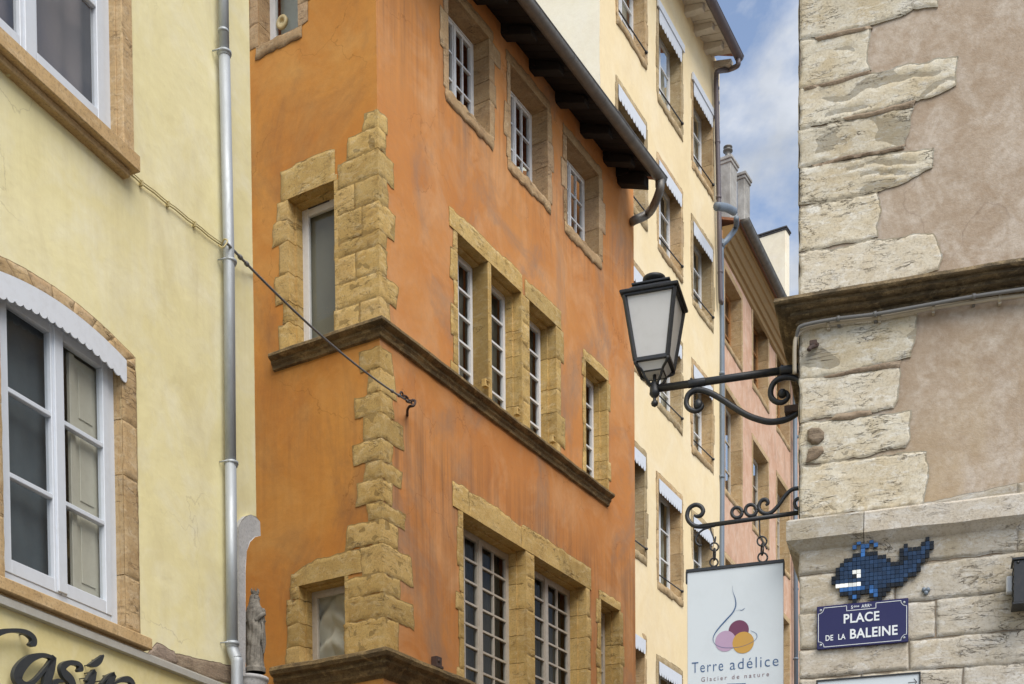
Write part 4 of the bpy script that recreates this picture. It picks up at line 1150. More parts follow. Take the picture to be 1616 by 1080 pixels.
# wire strung from the yellow wall to the orange facade
def build_wire():
    a = P_yel.pt(358, 384, .12); c = P_orR.pt(650, 637, .14)
    m = M(); pts = []
    for i in range(41):
        t_ = i / 40; p = a.lerp(c, t_); p.z -= .10 * 4 * t_ * (1 - t_) ; pts.append(p)
    m.tube(pts, .010, 8)
    for i in (2, 3, 34, 36): m.lathe(pts[i], [(.01, -.02), (.018, -.015), (.018, .015), (.01, .02)], 8, ax=(pts[i + 1] - pts[i]))
    w = thing('overhead_wire', a, 'dark twisted wire stretched from the drainpipe to the hook on the orange wall', 'wire')
    m.build('wire_strand', MT['greycable'], w)
    m = M(); d = (c - a).normalized()
    for j in range(4):
        p = c - d * (.10 + .10 * j)
        ring = [p + (d * math.cos(g) * .055 + (Vector((0, 0, 1)) if j % 2 else P_orR.n) * math.sin(g) * .028) for g in [i * math.pi / 8 for i in range(17)]]
        m.tube(ring, .010, 6)
    m.build('chain_link', MT['rust'], w)
    m = M(); m.tube(cr([P_orR.pt(643, 656, .0), P_orR.pt(643, 648, .07), P_orR.pt(646, 642, .12), P_orR.pt(653, 640, .16), P_orR.pt(655, 633, .16), P_orR.pt(650, 632, .14)], 5), .015, 8)
    m.build('hook', MT['rust'], w)
build_wire()
m = M(); u_, z_ = P_orR.uz(683, 1045)
m.box(P_orR, u_ - .05, u_ + .06, z_ - .05, z_ + .05, .01, .09); m.box(P_orR, u_ - .06, u_ + .08, z_ - .08, z_ - .05, .01, .10); m.lathe(P_orR.w(u_ - .01, z_, .09), [(.02, 0), (.024, .004), (.012, .012), (0, .013)], 12, ax=P_orR.n)
tag(m.build('junction_box', MT['rust'], None, .005), 'small rusty fitting on the orange wall just above the lower cornice', 'wall fitting')

# =================================================================== PALE YELLOW BUILDING (behind)
def scallop(P, u0, u1, zt, h, o, n, m, amp=.05):
    K = n * 6; vs = []
    for off in (o, o - .008):
        for i in range(K + 1):
            u = u0 + (u1 - u0) * i / K; f = (i % 6) / 6 if i < K else 0
            s_ = math.sqrt(max(0, 1 - (2 * f - 1) ** 2)) * amp
            vs.append(P.w(u, zt, off)); vs.append(P.w(u, zt - h - s_, off))
    N2 = 2 * (K + 1); fs = []
    for i in range(K):
        a = 2 * i; fs += [(a, a + 1, a + 3, a + 2), (N2 + a, N2 + a + 2, N2 + a + 3, N2 + a + 1), (a + 1, N2 + a + 1, N2 + a + 3, a + 3)]
    m.add(vs, fs)
def build_pale():
    P = P_pal
    b = thing('pale_yellow_building', (PC[0], PC[1], 0), 'tall pale yellow house with scalloped white valances over its windows', 'building')
    uE = P.uz(1136, 500)[0]
    zt = P.uz(1087, 0)[1]; zt2 = P.uz(1131, 110)[1]; ztop = (zt + zt2) / 2
    c1x, c2x, c3x = (975, 1017), (1039, 1074), (1093.5, 1123)
    defs = [(c1x, -95, 25, 0), (c1x, 136, 290, 1), (c1x, 392, 545, 1), (c1x, 683, 845, 1), (c1x, 985, 1160, 1),
            (c2x, 17, 149, 2), (c2x, 255, 384, 1), (c2x, 505, 634, 1), (c2x, 758, 918, 1), (c2x, 1046, 1200, 1),
            (c2x, -215, -85, 0),
            (c3x, 132, 255, 2), (c3x, 352, 472, 1), (c3x, 578, 704, 1), (c3x, 816, 960, 1), (c3x, 1075, 1200, 1), (c3x, -80, 40, 0)]
    wins = []
    for cx, t_, b_, kind in defs:
        r = rect(P, cx[0], cx[1], t_, b_, 'l', 'l')
        if r[3] > ztop - .25: continue
        wins.append((r, kind))
    holes = [[(r[0], r[2]), (r[1], r[2]), (r[1], r[3]), (r[0], r[3])] for r, _ in wins]
    m = M(); face_holes(m, P, [(0, GZ), (uE, GZ), (uE, ztop), (0, ztop)], holes, .4, .02)
    m.build('wall', MT['pale'], b)
    dep = .24
    m = M(); G = P_gab; gl = -8
    face_holes(m, G, [(gl, GZ), (0, GZ), (0, ztop), (gl, ztop)], [], 1.0, .02); m.build('gable_wall', MT['gable'], b)
    m = M(); a = G.w(gl, 0); e = P.w(uE, 0); bk = a + (e - P.w(0, 0))
    for p, q in ((e, bk), (bk, a)): m.quad((p.x, p.y, 0), (q.x, q.y, 0), (q.x, q.y, ztop), (p.x, p.y, ztop))
    m.build('rear_wall', MT['pale'], b)
    for k, (r, kind) in enumerate(wins):
        fm, pn = frame_mesh(P, r, dep, 2, 1, 3, .05, .05, .03, .07)
        w = fm.build('window', MT['white'], b)
        glaze(P, pn, dep, w, 'glass'); _cr = list(r); _cr[3 if k % 2 else 2] += (-.35 if k % 4 == 1 else 0) if k % 2 else (.45 if k % 4 == 2 else 0)
        curtain(P, _cr, dep + .03, w, ['lace', 'curtain', 'lace', 'grey_blind', 'lace'][k % 5], .03 if k % 3 else .006, .16, seed=k)
        surround(P, r, dep, w, 'palestone' if k % 2 else 'gold2', [.10, .13], [.13, .16, .12], .16, .16, seed=200 + k, grid=.09, jit=.02, lint_ext=(.10, .13), step=False, blocks=.5)
        if kind:
            m = M(); scallop(P, r[0] - .01, r[1] + .01, r[3] + .02, .20, .03, 10, m, .085)
            if kind == 2: m.box(P, r[0] - .1, r[1] + .13, r[3] + .02, r[3] + .17, .014, .05)
            m.build('valance', MT['lambrequin'], w)
        m = M(); zb = r[2] + .16
        m.tube([P.w(r[0], zb, -.02), P.w(r[1] + .02, zb, .03)], .014, 6); m.lathe(P.w(r[1] + .01, zb, .03), [(0, -.03), (.03, -.02), (.035, 0), (.03, .02), (0, .03)], 8)
        m.build('guard_bar', MT['black_iron'], w)
    # eaves
    ov = .50; gz = P.uz(1160, 96, ov)[1]; ug = P.uz(1161, 94, ov)[0]
    m = M(); u = .1; zr = ztop
    while u < ug:
        m.hexa([P.w(u, gz - .02 + .0, -.05), P.w(u + .16, gz - .02, -.05), P.w(u + .16, gz - .04, ov - .1), P.w(u, gz - .04, ov - .1),
                P.w(u, gz + .16, -.05), P.w(u + .16, gz + .16, -.05), P.w(u + .16, gz + .06, ov - .08), P.w(u, gz + .06, ov - .08)])
        u += .62
    n = int(ug / .24)
    for i in range(n + 2):
        a_ = -.3 + i * .24
        if a_ + .23 > ug: break
        m.hexa([P.w(a_, gz + .16, -.1), P.w(a_ + .225, gz + .16, -.1), P.w(a_ + .225, gz + .06, ov), P.w(a_, gz + .06, ov),
                P.w(a_, gz + .2, -.1), P.w(a_ + .225, gz + .2, -.1), P.w(a_ + .225, gz + .10, ov), P.w(a_, gz + .10, ov)])
    m.build('soffit', MT['white_wood'], b, .006)
    m = M(); m.hexa([P.w(-.3, gz + .11, ov + .02), P.w(ug, gz + .11, ov + .02), P.w(ug, gz + 2.2, -5), P.w(-.3, gz + 2.2, -5), P.w(-.3, gz + .15, ov + .02), P.w(ug, gz + .15, ov + .02), P.w(ug, gz + 2.3, -5), P.w(-.3, gz + 2.3, -5)])
    m.build('roof', MT['tiles'], b)
    m = M(); half_gutter(m, P.w(-.3, gz + .06, ov + .09), P.w(ug, gz + .06, ov + .09), .10); m.build('gutter', MT['brown_pipe'], b)
    m = M(); pA = P.w(ug - .1, gz - .02, ov + .08)
    m.tube(cr([pA, pA - Vector((0, 0, .14)), P.pt(1150, 110, .3), P.pt(1133, 113, .16), P.pt(1130.5, 124, .10), P.pt(1130.5, 150, .10), P.pt(1134, 300, .10), P.pt(1137, 462, .10), P.pt(1139, 475, .12)], 6), .055, 12)
    for y in (140, 163, 225, 312, 430): m.lathe(P.pt(1130.5 + (y - 130) * .02, y, .10), [(.056, -.03), (.064, -.02), (.064, .02), (.056, .03)], 12)
    m.build('downpipe', MT['brown_pipe'], b)
build_pale()

# =================================================================== PINK BUILDING (far)
def build_pink():
    P = P_pnk
    b = thing('pink_building', (KC[0], KC[1], 0), 'pink plastered house with yellow timber cornice, farthest along the street', 'building')
    ov = .42
    gz = P.uz(1165, 350, ov)[1]; ztop = gz - .02
    uE = P.uz(1262, 700)[0] + 6
    defs = [(1143.5, 1169.5, 424, 534, 'oak'), (1188, 1211.5, 478, 604, 'oak'), (1225.5, 1245, 542, 672, 'oak'),
            (1144, 1169.5, 612, 771, 'w'), (1188, 1211.5, 694, 828, 'w'), (1226, 1245, 752, 882, 'w'),
            (1144, 1169.5, 880, 1050, 'w'), (1188, 1211.5, 930, 1080, 'w'), (1230, 1245, 968, 1085, 'w')]
    wins = [(rect(P, a, c, t_, b_, 'l', 'l'), k) for a, c, t_, b_, k in defs]
    wins = [(r if r[3] < ztop - .1 else [r[0], r[1], r[2], ztop - .1], k) for r, k in wins]
    holes = [[(r[0], r[2]), (r[1], r[2]), (r[1], r[3]), (r[0], r[3])] for r, _ in wins]
    m = M(); face_holes(m, P, [(0, GZ), (uE, GZ), (uE, ztop), (0, ztop)], holes, .5, .02)
    for o_a, o_b, ua, ub in ((0, -8, uE, uE), (-8, -8, uE, 0), (-8, 0, 0, 0)):
        m.quad(P.w(ua, 0, o_a), P.w(ub, 0, o_b), P.w(ub, ztop, o_b), P.w(ua, ztop, o_a))
    m.build('wall', MT['pink'], b)
    dep = .26
    for k, (r, kind) in enumerate(wins):
        fm, pn = frame_mesh(P, r, dep, 2, 1, 3, .05, .05, .03, .07); w = fm.build('window', MT['oak' if kind == 'oak' else 'offwhite'], b)
        glaze(P, pn, dep, w, 'glass'); curtain(P, r, dep + .08, w, 'curtain', .03, .2, seed=k)
        surround(P, r, dep, w, 'gold2', [.10], [.12], .14, .15, seed=300 + k, grid=.1, jit=.008, lint_ext=(.1, .12), step=False, blocks=.7)
    m = M()
    prof = [(0, -.55), (.05, -.52), (.07, -.42), (.12, -.40), (.16, -.30), (.20, -.28), (.26, -.16), (.30, -.14), (.34, -.02), (.38, .0), (.38, .06), (0, .07)]
    cornice(P, .05, uE, prof[::-1], gz, m, 0, .5, 0, 0, .0); m.build('cornice', MT['yellow_wood'], b)
    m = M(); ug = .35
    half_gutter(m, P.w(.05, gz + .12, ov + .10), P.w(uE, gz + .12, ov + .10), .11, joints=.8)
    m.build('gutter', MT['old_zinc'], b)
    m = M(); m.hexa([P.w(0, gz + .07, ov), P.w(uE, gz + .07, ov), P.w(uE, gz + 2.2, -6), P.w(0, gz + 2.2, -6), P.w(0, gz + .13, ov), P.w(uE, gz + .13, ov), P.w(uE, gz + 2.3, -6), P.w(0, gz + 2.3, -6)])
    m.build('roof', MT['tiles'], b)
    m = M()
    m.tube(cr([P.pt(1131, 326, ov + .05), P.pt(1146, 328, ov + .12), P.pt(1158, 334, ov + .12)], 5), .085, 12)
    m.tube(cr([P.pt(1162, 345, ov + .05), P.pt(1161, 360, ov - .1), P.pt(1148, 378, .22), P.pt(1139, 388, .12), P.pt(1138, 400, .10), P.pt(1139.5, 640, .10), P.pt(1138, 1100, .10)], 5), .062, 12)
    for y in (390, 590, 753, 900): m.lathe(P.pt(1139, y, .10), [(.063, -.03), (.072, -.02), (.072, .02), (.063, .03)], 12)
    m.build('downpipe', MT['blue_zinc'], b)
    m = M(); m.tube([P.pt(1254, 560, .12), P.pt(1257, 1200, .12)], .065, 12)
    for y in (690, 790, 930, 1040): m.lathe(P.pt(1256, y, .12), [(.066, -.03), (.076, -.02), (.076, .02), (.066, .03)], 12)
    m.build('downpipe', MT['blue_zinc'], b)
    # grey chimney: two offset stacks with a metal cowl
    Pc = P.shift(-2.6)
    def stack(x0, x1, ytop, ybot, th, mat, name, cap=.1, capm=None, off=0.0):
        Q = Plane(Pc.pt(x0, ytop, off)[:2], vp_left(-2800)); 
        c = Pc.pt(x1, ytop, off)
        # front-left face from x0 to x1, side face running away along the street
        A = Pc.pt(x1, ytop, off); Q = Plane(A[:2], vp_left(-2800)); uu = Q.uz(x0, ytop)[0]
        z1 = A.z; z0 = Pc.pt(x1, ybot, off).z
        mm = M(); mm.box(Q, uu, 0, z0, z1, -th, 0)
        ch = mm.build(name, MT[mat], b, .02)
        mm = M(); mm.box(Q, uu - .06, .06, z1 + .001, z1 + cap, -th - .06, .06); mm.box(Q, uu - .03, .03, z1 - cap, z1 - .001, -th - .03, .03)
        mm.build('chimney_cap', MT[capm or mat], ch, .015)
        return ch, Q, uu, z1
    ch, Q, uu, z1 = stack(1131, 1153, 250, 420, .55, 'grey_chimney', 'chimney')
    mm = M(); c = Q.w(uu * .45, z1 + .1, -.3)
    mm.lathe(c, [(.09, 0), (.09, .18), (.085, .2), (.085, .32), (.15, .33), (.15, .36), (.06, .42), (.14, .44), (.14, .46), (.02, .5)], 16); mm.build('cowl', MT['old_zinc'], ch)
    stack(1163, 1175, 276, 420, .5, 'grey_chimney', 'chimney', off=-.2)
    stack(1192, 1240, 360, 520, .45, 'cream_chimney', 'chimney', .07, 'slate_tile', -1.2)
build_pink()

# =================================================================== STONE BUILDING (right)
def build_stone():
    P = P_sto
    b = thing('stone_building', (SCN[0], SCN[1], 0), 'corner building of cream limestone blocks and mauve plaster at right', 'building')
    top = 12.0; W_ = 6.0; Ls = 13.0
    m = M(); face_holes(m, P, [(0, GZ), (W_, GZ), (W_, top), (0, top)], [], .12, .003)
    c0, c1 = P.w(0, 0), P.w(W_, 0); v = -P.n * Ls
    for p, q in ((c0 + v, c0), (c1, c1 + v), (c1 + v, c0 + v)): m.quad((p.x, p.y, 0), (q.x, q.y, 0), (q.x, q.y, top), (p.x, p.y, top))
    m.quad(*[(p.x, p.y, top) for p in (c0, c1, c1 + v, c0 + v)])
    m.build('wall', MT['mauve'], b)
    px = lambda L: [P.uz(*q) for q in L]
    Q = [[(1266, -70), (1480, -60), (1478, 12), (1442, 18), (1385, 38), (1340, 50), (1266, 64)],
         [(1266, 66), (1340, 52), (1375, 46), (1370, 75), (1367, 84), (1368, 100), (1376, 112), (1330, 127), (1266, 139)],
         [(1266, 141), (1377, 115), (1450, 103), (1512, 89), (1506, 135), (1493, 145), (1452, 157), (1330, 190), (1265, 206)],
         [(1265, 208), (1360, 187), (1440, 170), (1437, 200), (1428, 222), (1430, 232), (1350, 247), (1265, 264)],
         [(1265, 266), (1375, 249), (1472, 234), (1471, 265), (1452, 277), (1385, 303), (1265, 326)],
         [(1265, 328), (1384, 306), (1390, 337), (1384, 376), (1266, 399)],
         [(1265, 402), (1384, 379), (1474, 371), (1481, 390), (1485, 411), (1480, 428), (1394, 450), (1265, 475)],
         [(1263, 505), (1350, 492), (1448, 488), (1447, 524), (1441, 546), (1440, 565), (1375, 581), (1310, 593), (1262, 599)],
         [(1263, 601), (1310, 595), (1377, 584), (1419, 582), (1419, 632), (1412, 644), (1307, 660), (1262, 669)],
         [(1262, 672), (1300, 664), (1375, 655), (1437, 650), (1436, 693), (1430, 706), (1365, 720), (1290, 733), (1262, 734)],
         [(1262, 737), (1375, 722), (1428, 716), (1464, 714), (1464, 760), (1458, 796), (1367, 808), (1262, 820)]]
    m = M(); shc = lambda p: p[0] < .0
    strat = [0, .006, .011, .009, .010, .001, .001, .010, .002, .002, .005]
    for i, q in enumerate(Q):
        pl = px(q); pl = [(-.0 if u < .03 else u, z) for u, z in pl]
        stone(m, P, pl, .010, .014, .011, .0025, tint=[-.4, -.2, 0, -.5, -.1, .3, .6, -.3, .5, .2, .3][i], strata=strat[i], rnd=.007, back=.02, joint=.0022)
    # the returns of the same blocks on the street side
    for i, q in enumerate(Q):
        zs = [P.uz(*q[0])[1], P.uz(*q[-1])[1]]
        L_ = .35 + .3 * ((i * 7) % 3) / 2
        m2 = [(0.0, min(zs)), (L_, min(zs)), (L_, max(zs)), (0.0, max(zs))]
        Ps = P_side
        # P_side u axis points away from the street; mirrored winding is fixed by the face builder
        vs = []
        stone_side.append((m2, [-.4, -.2, 0, -.5, -.1, .3, .6, -.3, .5, .2, .3][i]))
    for pl, tn in stone_side:
        stone(m, P_side, pl, .012, .04, .008, .006, tint=tn, rnd=.03)
    m.build('quoins', MT['white_lime'], b)
    # mortar smears between blocks
    m = M()
    for q in ([(1285, 62), (1330, 50), (1372, 42), (1378, 46), (1340, 55), (1290, 68)], [(1268, 140), (1300, 133), (1372, 113), (1376, 118), (1330, 132), (1270, 145)],
              [(1330, 188), (1400, 172), (1445, 160), (1440, 172), (1390, 182), (1335, 193)], [(1280, 262), (1350, 246), (1430, 229), (1425, 236), (1350, 252), (1285, 266)],
              [(1300, 595), (1380, 576), (1422, 570), (1420, 582), (1376, 585), (1310, 598)], [(1308, 665), (1320, 655), (1375, 648), (1376, 656), (1340, 664)]):
        m = M(); stone(m, P, px(q), .016, .02, .006, .003, tint=.2, base=.004, joint=0); m.build('mortar_smear', MT['mortar'], b)
    # eroded iron-stained patches
    m = M()
    for q, tn in (([(1274, 682), (1281, 677), (1294, 677), (1302, 684), (1301, 694), (1291, 702), (1281, 703), (1274, 697)], -1.5), ([(1276, 712), (1285, 707), (1298, 708), (1300, 714), (1290, 725), (1272, 733)], -.4)):
        m = M(); stone(m, P, px(q), .014, .012, .004, .010, tint=tn, base=.016, joint=0); m.build('mortar_repair', MT['mortar'], b)
    # ---- ashlar below the lower cornice
    m = M()
    ys = {0: (835, 760), 1: (910, 871), 2: (970, 932), 3: (1027, 993), 4: (1072, 1046), 5: (1130, 1108), 6: (1190, 1170)}   # y at x=1264 and x=1616
    def L(i, x): a, c = ys[i]; return a + (c - a) * (x - 1264) / 352
    joints = {0: [1606], 1: [1413], 2: [1350, 1477], 3: [1435], 4: [1360, 1520], 5: [1440]}
    rng = random.Random(9)
    for i in range(6):
        xs = [1262] + joints[i] + [1760]
        for j in range(len(xs) - 1):
            xa, xb = xs[j] + (1.2 if j else 0), xs[j + 1] - 1.2; xm = (xa + xb) / 2
            q = [(xa, L(i, xa) + 1.4), (xm, L(i, xm) + 1.4 + rng.uniform(-1, 1)), (xb, L(i, xb) + 1.4), (xb, L(i + 1, xb) - 1.4), (xm, L(i + 1, xm) - 1.4 + rng.uniform(-1.5, 1.5)), (xa, L(i + 1, xa) - 1.4)]
            stone(m, P, px(q), .014, .016, .005, .003, tint=[-1.6, -.6, .2, .6, .2, 0][i] * .6 + rng.uniform(-.4, .4), strata=rng.choice([.001, .003, .005]), rnd=.007, back=.02, joint=.0022)
    m.build('ashlar_courses', MT['ashlar'], b)
    m = M(); z0 = px([(1264, 1190)])[0][1]; z1 = px([(1264, 835)])[0][1]
    m.box(P, .002, W_, z0, z1, -.01, .004); m.build('joint_mortar', MT['mortar'], b)
    m = M(); m.box(P, .0, W_, 0.0, z0 - .005, -.01, .025); m.build('plinth', MT['ashlar'], b)
    # ---- lower cornice band
    m = M(); po = .066
    zt = P.uz(1247, 822, po)[1]; zb_ = P.uz(1247, 857, po)[1]
    prof = [(0, .02), (po - .012, .008), (po, -.004), (po, -(zt - zb_) + .012), (po - .015, -(zt - zb_)), (.03, -(zt - zb_) - .02), (.0, -(zt - zb_) - .045)]
    us = P.uz(1363, 840, po)[0]
    cornice(P, 0, us - .002, prof, zt, m, -.9, .03, 1, 0, .006); cornice(P, us + .002, us + 1.1, prof, zt, m, .6, .03, 0, 0, .006); cornice(P, us + 1.104, W_, prof, zt, m, .3, .1, 0, 0, .005)
    cornice(P_side, 0, 1.2, prof, zt, m, -.9, .05, 1, 0, .005)
    m.build('band_course', MT['ashlar'], b)
    # ---- upper moulded cornice
    m = M(); po = .12
    zt = P.uz(1233, 470, po)[1]; zb_ = P.uz(1262, 519, .0)[1]; H = zt - zb_
    prof = [(.0, .03), (po - .03, .012), (po, 0), (po + .004, -.16 * H), (po - .004, -.22 * H), (po - .03, -.23 * H), (po - .03, -.36 * H), (po - .022, -.40 * H), (po - .04, -.44 * H), (po - .07, -.45 * H), (po - .07, -.60 * H), (po - .06, -.66 * H), (po - .078, -.70 * H), (po - .105, -.71 * H), (.025, -.92 * H), (0, -H)]
    cornice(P, 0, W_, prof, zt, m, .2, .03, 1, 0, .005); cornice(P_side, 0, 1.6, prof, zt, m, 0, .06, 1, 0, .005)
    m.build('upper_cornice', MT['moss'], b)
    m = M(); rng = random.Random(2)   # crumbling stone lip along the top of the cornice
    u = .02
    while u < 1.7:
        l = rng.uniform(.12, .3); stone(m, P, [(u, zt + .01), (u + l, zt + .01), (u + l, zt + rng.uniform(.02, .035)), (u, zt + rng.uniform(.02, .035))], .05, .015, .008, .008, tint=rng.uniform(-1.5, .4)); u += l + .005
    m.build('cornice_lip', MT['palestone'], b)
stone_side = []
build_stone()

# cables and small fittings on the stone building
P = P_sto
def cable(pts, r, mat, name, label, clips=(), cmat=None):
    t = thing(name, pts[0], label, 'conduit'); m = M(); m.tube(cr(pts, 6), r, 10); m.build('tube', MT[mat], t)
    for c in clips:
        m = M(); m.lathe(Vector(c), [(r + .001, -.008), (r + .005, -.007), (r + .005, .007), (r + .001, .008)], 12, ax=P.d); m.box(P, *(lambda u_, z_: (u_ - .007, u_ + .007, z_ - r - .014, z_))((Vector(c) - P.o).dot(P.d), c.z), .0, .03)
        m.build('clip', MT[mat], t)
o = .032
cable([P.pt(1254, 590, .01), P.pt(1254, 550, .03), P.pt(1257, 532, o), P.pt(1270, 520, o), P.pt(1300, 512, o), P.pt(1389, 501, o), P.pt(1474, 486, o), P.pt(1578, 471, o), P.pt(1660, 463, o)], .0105, 'pvc', 'beige_conduit', 'beige plastic conduit curving round the corner below the mossy cornice',
      [P.pt(1307, 512, o), P.pt(1388, 501, o), P.pt(1473, 486, o), P.pt(1578, 471, o)])
cable([P.pt(1256, 545, .012), P.pt(1259, 522, .05), P.pt(1270, 513, .06), P.pt(1323, 503, .06), P.pt(1381, 496, .06), P.pt(1460, 482, .06), P.pt(1537, 468, .06), P.pt(1660, 450, .06)], .009, 'greycable', 'grey_conduit', 'dark grey cable fixed just above the beige conduit under the cornice',
      [P.pt(1323, 503, .06), P.pt(1381, 496, .06), P.pt(1537, 468, .06)])
m = M(); m.tube(cr([P.pt(1290, 544, .0), P.pt(1286, 546, .03), P.pt(1279, 549, .05), P.pt(1276, 553, .06)], 4), .012, 8); m.box(P, *(lambda a: (a[0] - .018, a[0] + .02, a[1] - .012, a[1] + .014))(P.uz(1284, 547)), .0, .045)
tag(m.build('iron_pin', MT['rust'], None, .004), 'blackened iron stub driven into the limestone below the conduits', 'iron fitting')

# =================================================================== WALL LANTERN
def build_lantern():
    base = P_side.w(.42, 0)            # where the arm meets the street side
    Pl = Plane(base[:2], P_sto.d[:2])  # plane of the bracket, parallel to the front of the building
    wp = Pl.pt(1262, 583)
    t = thing('street_lantern', (wp.x, wp.y, wp.z), 'black four-sided street lantern with frosted panes on scrolled iron wall bracket', 'street lamp')
    T = lambda L, k=6: cr([Pl.pt(*p) for p in L], k)
    ir = MT['black_iron']
    m = M()
    wall_u = 0.012
    a, c = Pl.pt(1038, 613.5), Pl.pt(1264, 581)
    m.tube([a, c], .0205, 14); m.lathe(a.lerp(c, .28), [(.0215, -.05), (.023, -.045), (.023, .045), (.0215, .05)], 12, ax=(c - a)); m.lathe(a.lerp(c, .93), [(.021, -.06), (.0245, -.05), (.0245, .06), (.021, .07)], 12, ax=(c - a))
    for i in (.24, .87): m.tube([a.lerp(c, i) + Vector((0, 0, .02)), a.lerp(c, i) + Vector((0, 0, .03))], .008, 6)
    m.build('arm', ir, t)
    m = M()
    S = [(1100.5, 634.5), (1105, 636), (1108, 641), (1104, 647), (1096, 649), (1087, 645), (1083, 636), (1086, 624), (1095, 617), (1106, 616), (1122, 621), (1140, 631), (1158, 643), (1178, 655), (1196, 662), (1214, 666), (1232, 664.5), (1246, 660), (1258, 652), (1263, 645)]
    pts = T(S); m.tube(pts, [.010 + .007 * min(1, i / 50) for i in range(len(pts))], 12)
    m.lathe(Pl.pt(1102, 639), [(.0, -.022), (.018, -.02), (.026, -.01), (.026, .01), (.018, .02), (0, .022)], 14, ax=Pl.n)
    m.build('lower_scroll', ir, t)
    m = M()
    S = [(1236, 618), (1242, 620), (1244, 627), (1238, 634), (1229, 635.5), (1220, 631), (1216, 622), (1218, 610), (1225, 601), (1236, 596.5), (1248, 596), (1258, 599), (1263, 604)]
    pts = T(S); m.tube(pts, [.009 + .007 * min(1, i / 30) for i in range(len(pts))], 12)
    m.lathe(Pl.pt(1234.5, 621.5), [(.0, -.022), (.016, -.02), (.024, -.01), (.024, .01), (.016, .02), (0, .022)], 14, ax=Pl.n)
    m.build('upper_scroll', ir, t)
    m = M(); q = Pl.pt(1250, 647.5); m.box(Pl, (q - Pl.o).dot(Pl.d) - .04, .02, q.z - .018, q.z + .018, -.03, .03)
    m.box(P_side, .36, .48, Pl.pt(1262, 660).z - .03, Pl.pt(1262, 575).z + .03, .0, .018)
    m.build('wall_plate', MT['rust'], t, .003)
    # lantern head, centred on the hub
    hub = Pl.pt(1033, 617); c0 = Vector((hub.x, hub.y, 0)); k = (Vector((hub.x, hub.y, 0)).y) / F
    zpx = lambda y: Pl.pt(1033, y).z
    ex, ey = Pl.d, -Pl.n
    def sq(h, z): return [c0 + (ex * sx + ey * sy) * h + Vector((0, 0, z)) for sx, sy in ((-1, -1), (1, -1), (1, 1), (-1, 1))]
    zT, zB, zP = zpx(479), zpx(577), zpx(592)      # body top, body bottom, bottom of glass pan
    hT, hB, hP = 42.5 * k * .86, 27.5 * k * .86, 17 * k * .86
    hT, hB, hP = .142, .092, .058
    m = M()
    def bar(p, q, r_): m.tube([p, q], r_, 4)
    top, bot = sq(hT, zT), sq(hB, zB)
    for i in range(4):
        j = (i + 1) % 4
        def beam(p, q, w_):
            d = (q - p).normalized(); cc = c0 + Vector((0, 0, (p.z + q.z) / 2)); out = ((p + q) / 2 - cc); out = (out - d * out.dot(d)).normalized(); s_ = d.cross(out)
            m.hexa([p + (-s_ - out) * w_, p + (s_ - out) * w_, p + (s_ + out) * w_, p + (-s_ + out) * w_, q + (-s_ - out) * w_, q + (s_ - out) * w_, q + (s_ + out) * w_, q + (-s_ + out) * w_])
        beam(top[i], bot[i], .0105); beam(top[i], top[j], .011); beam(bot[i], bot[j], .011)
    pan = sq(hP, zP)
    for i in range(4): m.tube([pan[i], pan[(i + 1) % 4]], .005, 6); m.tube([pan[i], bot[i]], .004, 6)
    m.build('frame', ir, t, .002)
    m = M()
    gt, gb = sq(hT - .003, zT), sq(hB - .003, zB)
    for i in range(4): j = (i + 1) % 4; m.quad(gb[i], gb[j], gt[j], gt[i])
    g1 = sq(hP, zP)
    for i in range(4): j = (i + 1) % 4; m.quad(g1[i], g1[j], gb[j], gb[i])
    m.quad(*g1[::-1])
    m.build('pane', MT['opal'], t)
    # roof: eave tray, sloped hood, upper rim and chimney
    m = M()
    z_e, z_h, z_r = zT + .012, zpx(449), zpx(445)
    def frus(h0, za, h1, zb2):
        A, B = sq(h0, za), sq(h1, zb2); m.hexa(A + B)
    frus(hT + .022, zT + .001, hT + .026, zT + .014); frus(hT + .026, zT + .0142, hT + .018, zT + .022)
    z1 = zpx(461)
    frus(hT + .004, zT + .0222, .098, z1); frus(.108, z1 + .0002, .110, z1 + .012); frus(.100, z1 + .0122, .05, z1 + .018)
    cc = c0 + Vector((0, 0, z1 + .016))
    zc = z1 + .03
    m.build('hood', ir, t, .003)
    m = M(); m.lathe(cc, [(.034, 0), (.034, .026), (.046, .034), (.062, .042), (.066, .050), (.064, .060), (.050, .068), (.02, .073), (.0, .074)], 24)
    m.build('chimney', ir, t)
    # four curved legs down to the hub
    m = M(); hz = zpx(607)
    for i in range(4):
        p = bot[i]; d = (p - c0); d.z = 0; d = d.normalized()
        m.tube(cr([p + Vector((0, 0, .012)), p - Vector((0, 0, .02)) , c0 + d * .085 + Vector((0, 0, zpx(590))), c0 + d * .062 + Vector((0, 0, zpx(600))), c0 + d * .02 + Vector((0, 0, hz - .01))], 5), .0075, 8)
        m.lathe(p - Vector((0, 0, .012)), [(0, -.012), (.009, -.008), (.011, 0), (.009, .008), (0, .012)], 10)
    m.tube([c0 + Vector((0, 0, hz)), c0 + Vector((0, 0, zP))], .01, 8)
    m.build('leg', ir, t)
    m = M(); m.lathe(c0, [(.018, zpx(603)), (.026, zpx(606)), (.028, zpx(618)), (.030, zpx(622)), (.020, zpx(626)), (.010, zpx(628)), (.009, zpx(632)), (.017, zpx(634)), (.021, zpx(637)), (.017, zpx(640)), (.004, zpx(642.5))][::-1], 18)
    m.build('hub', ir, t)
build_lantern()

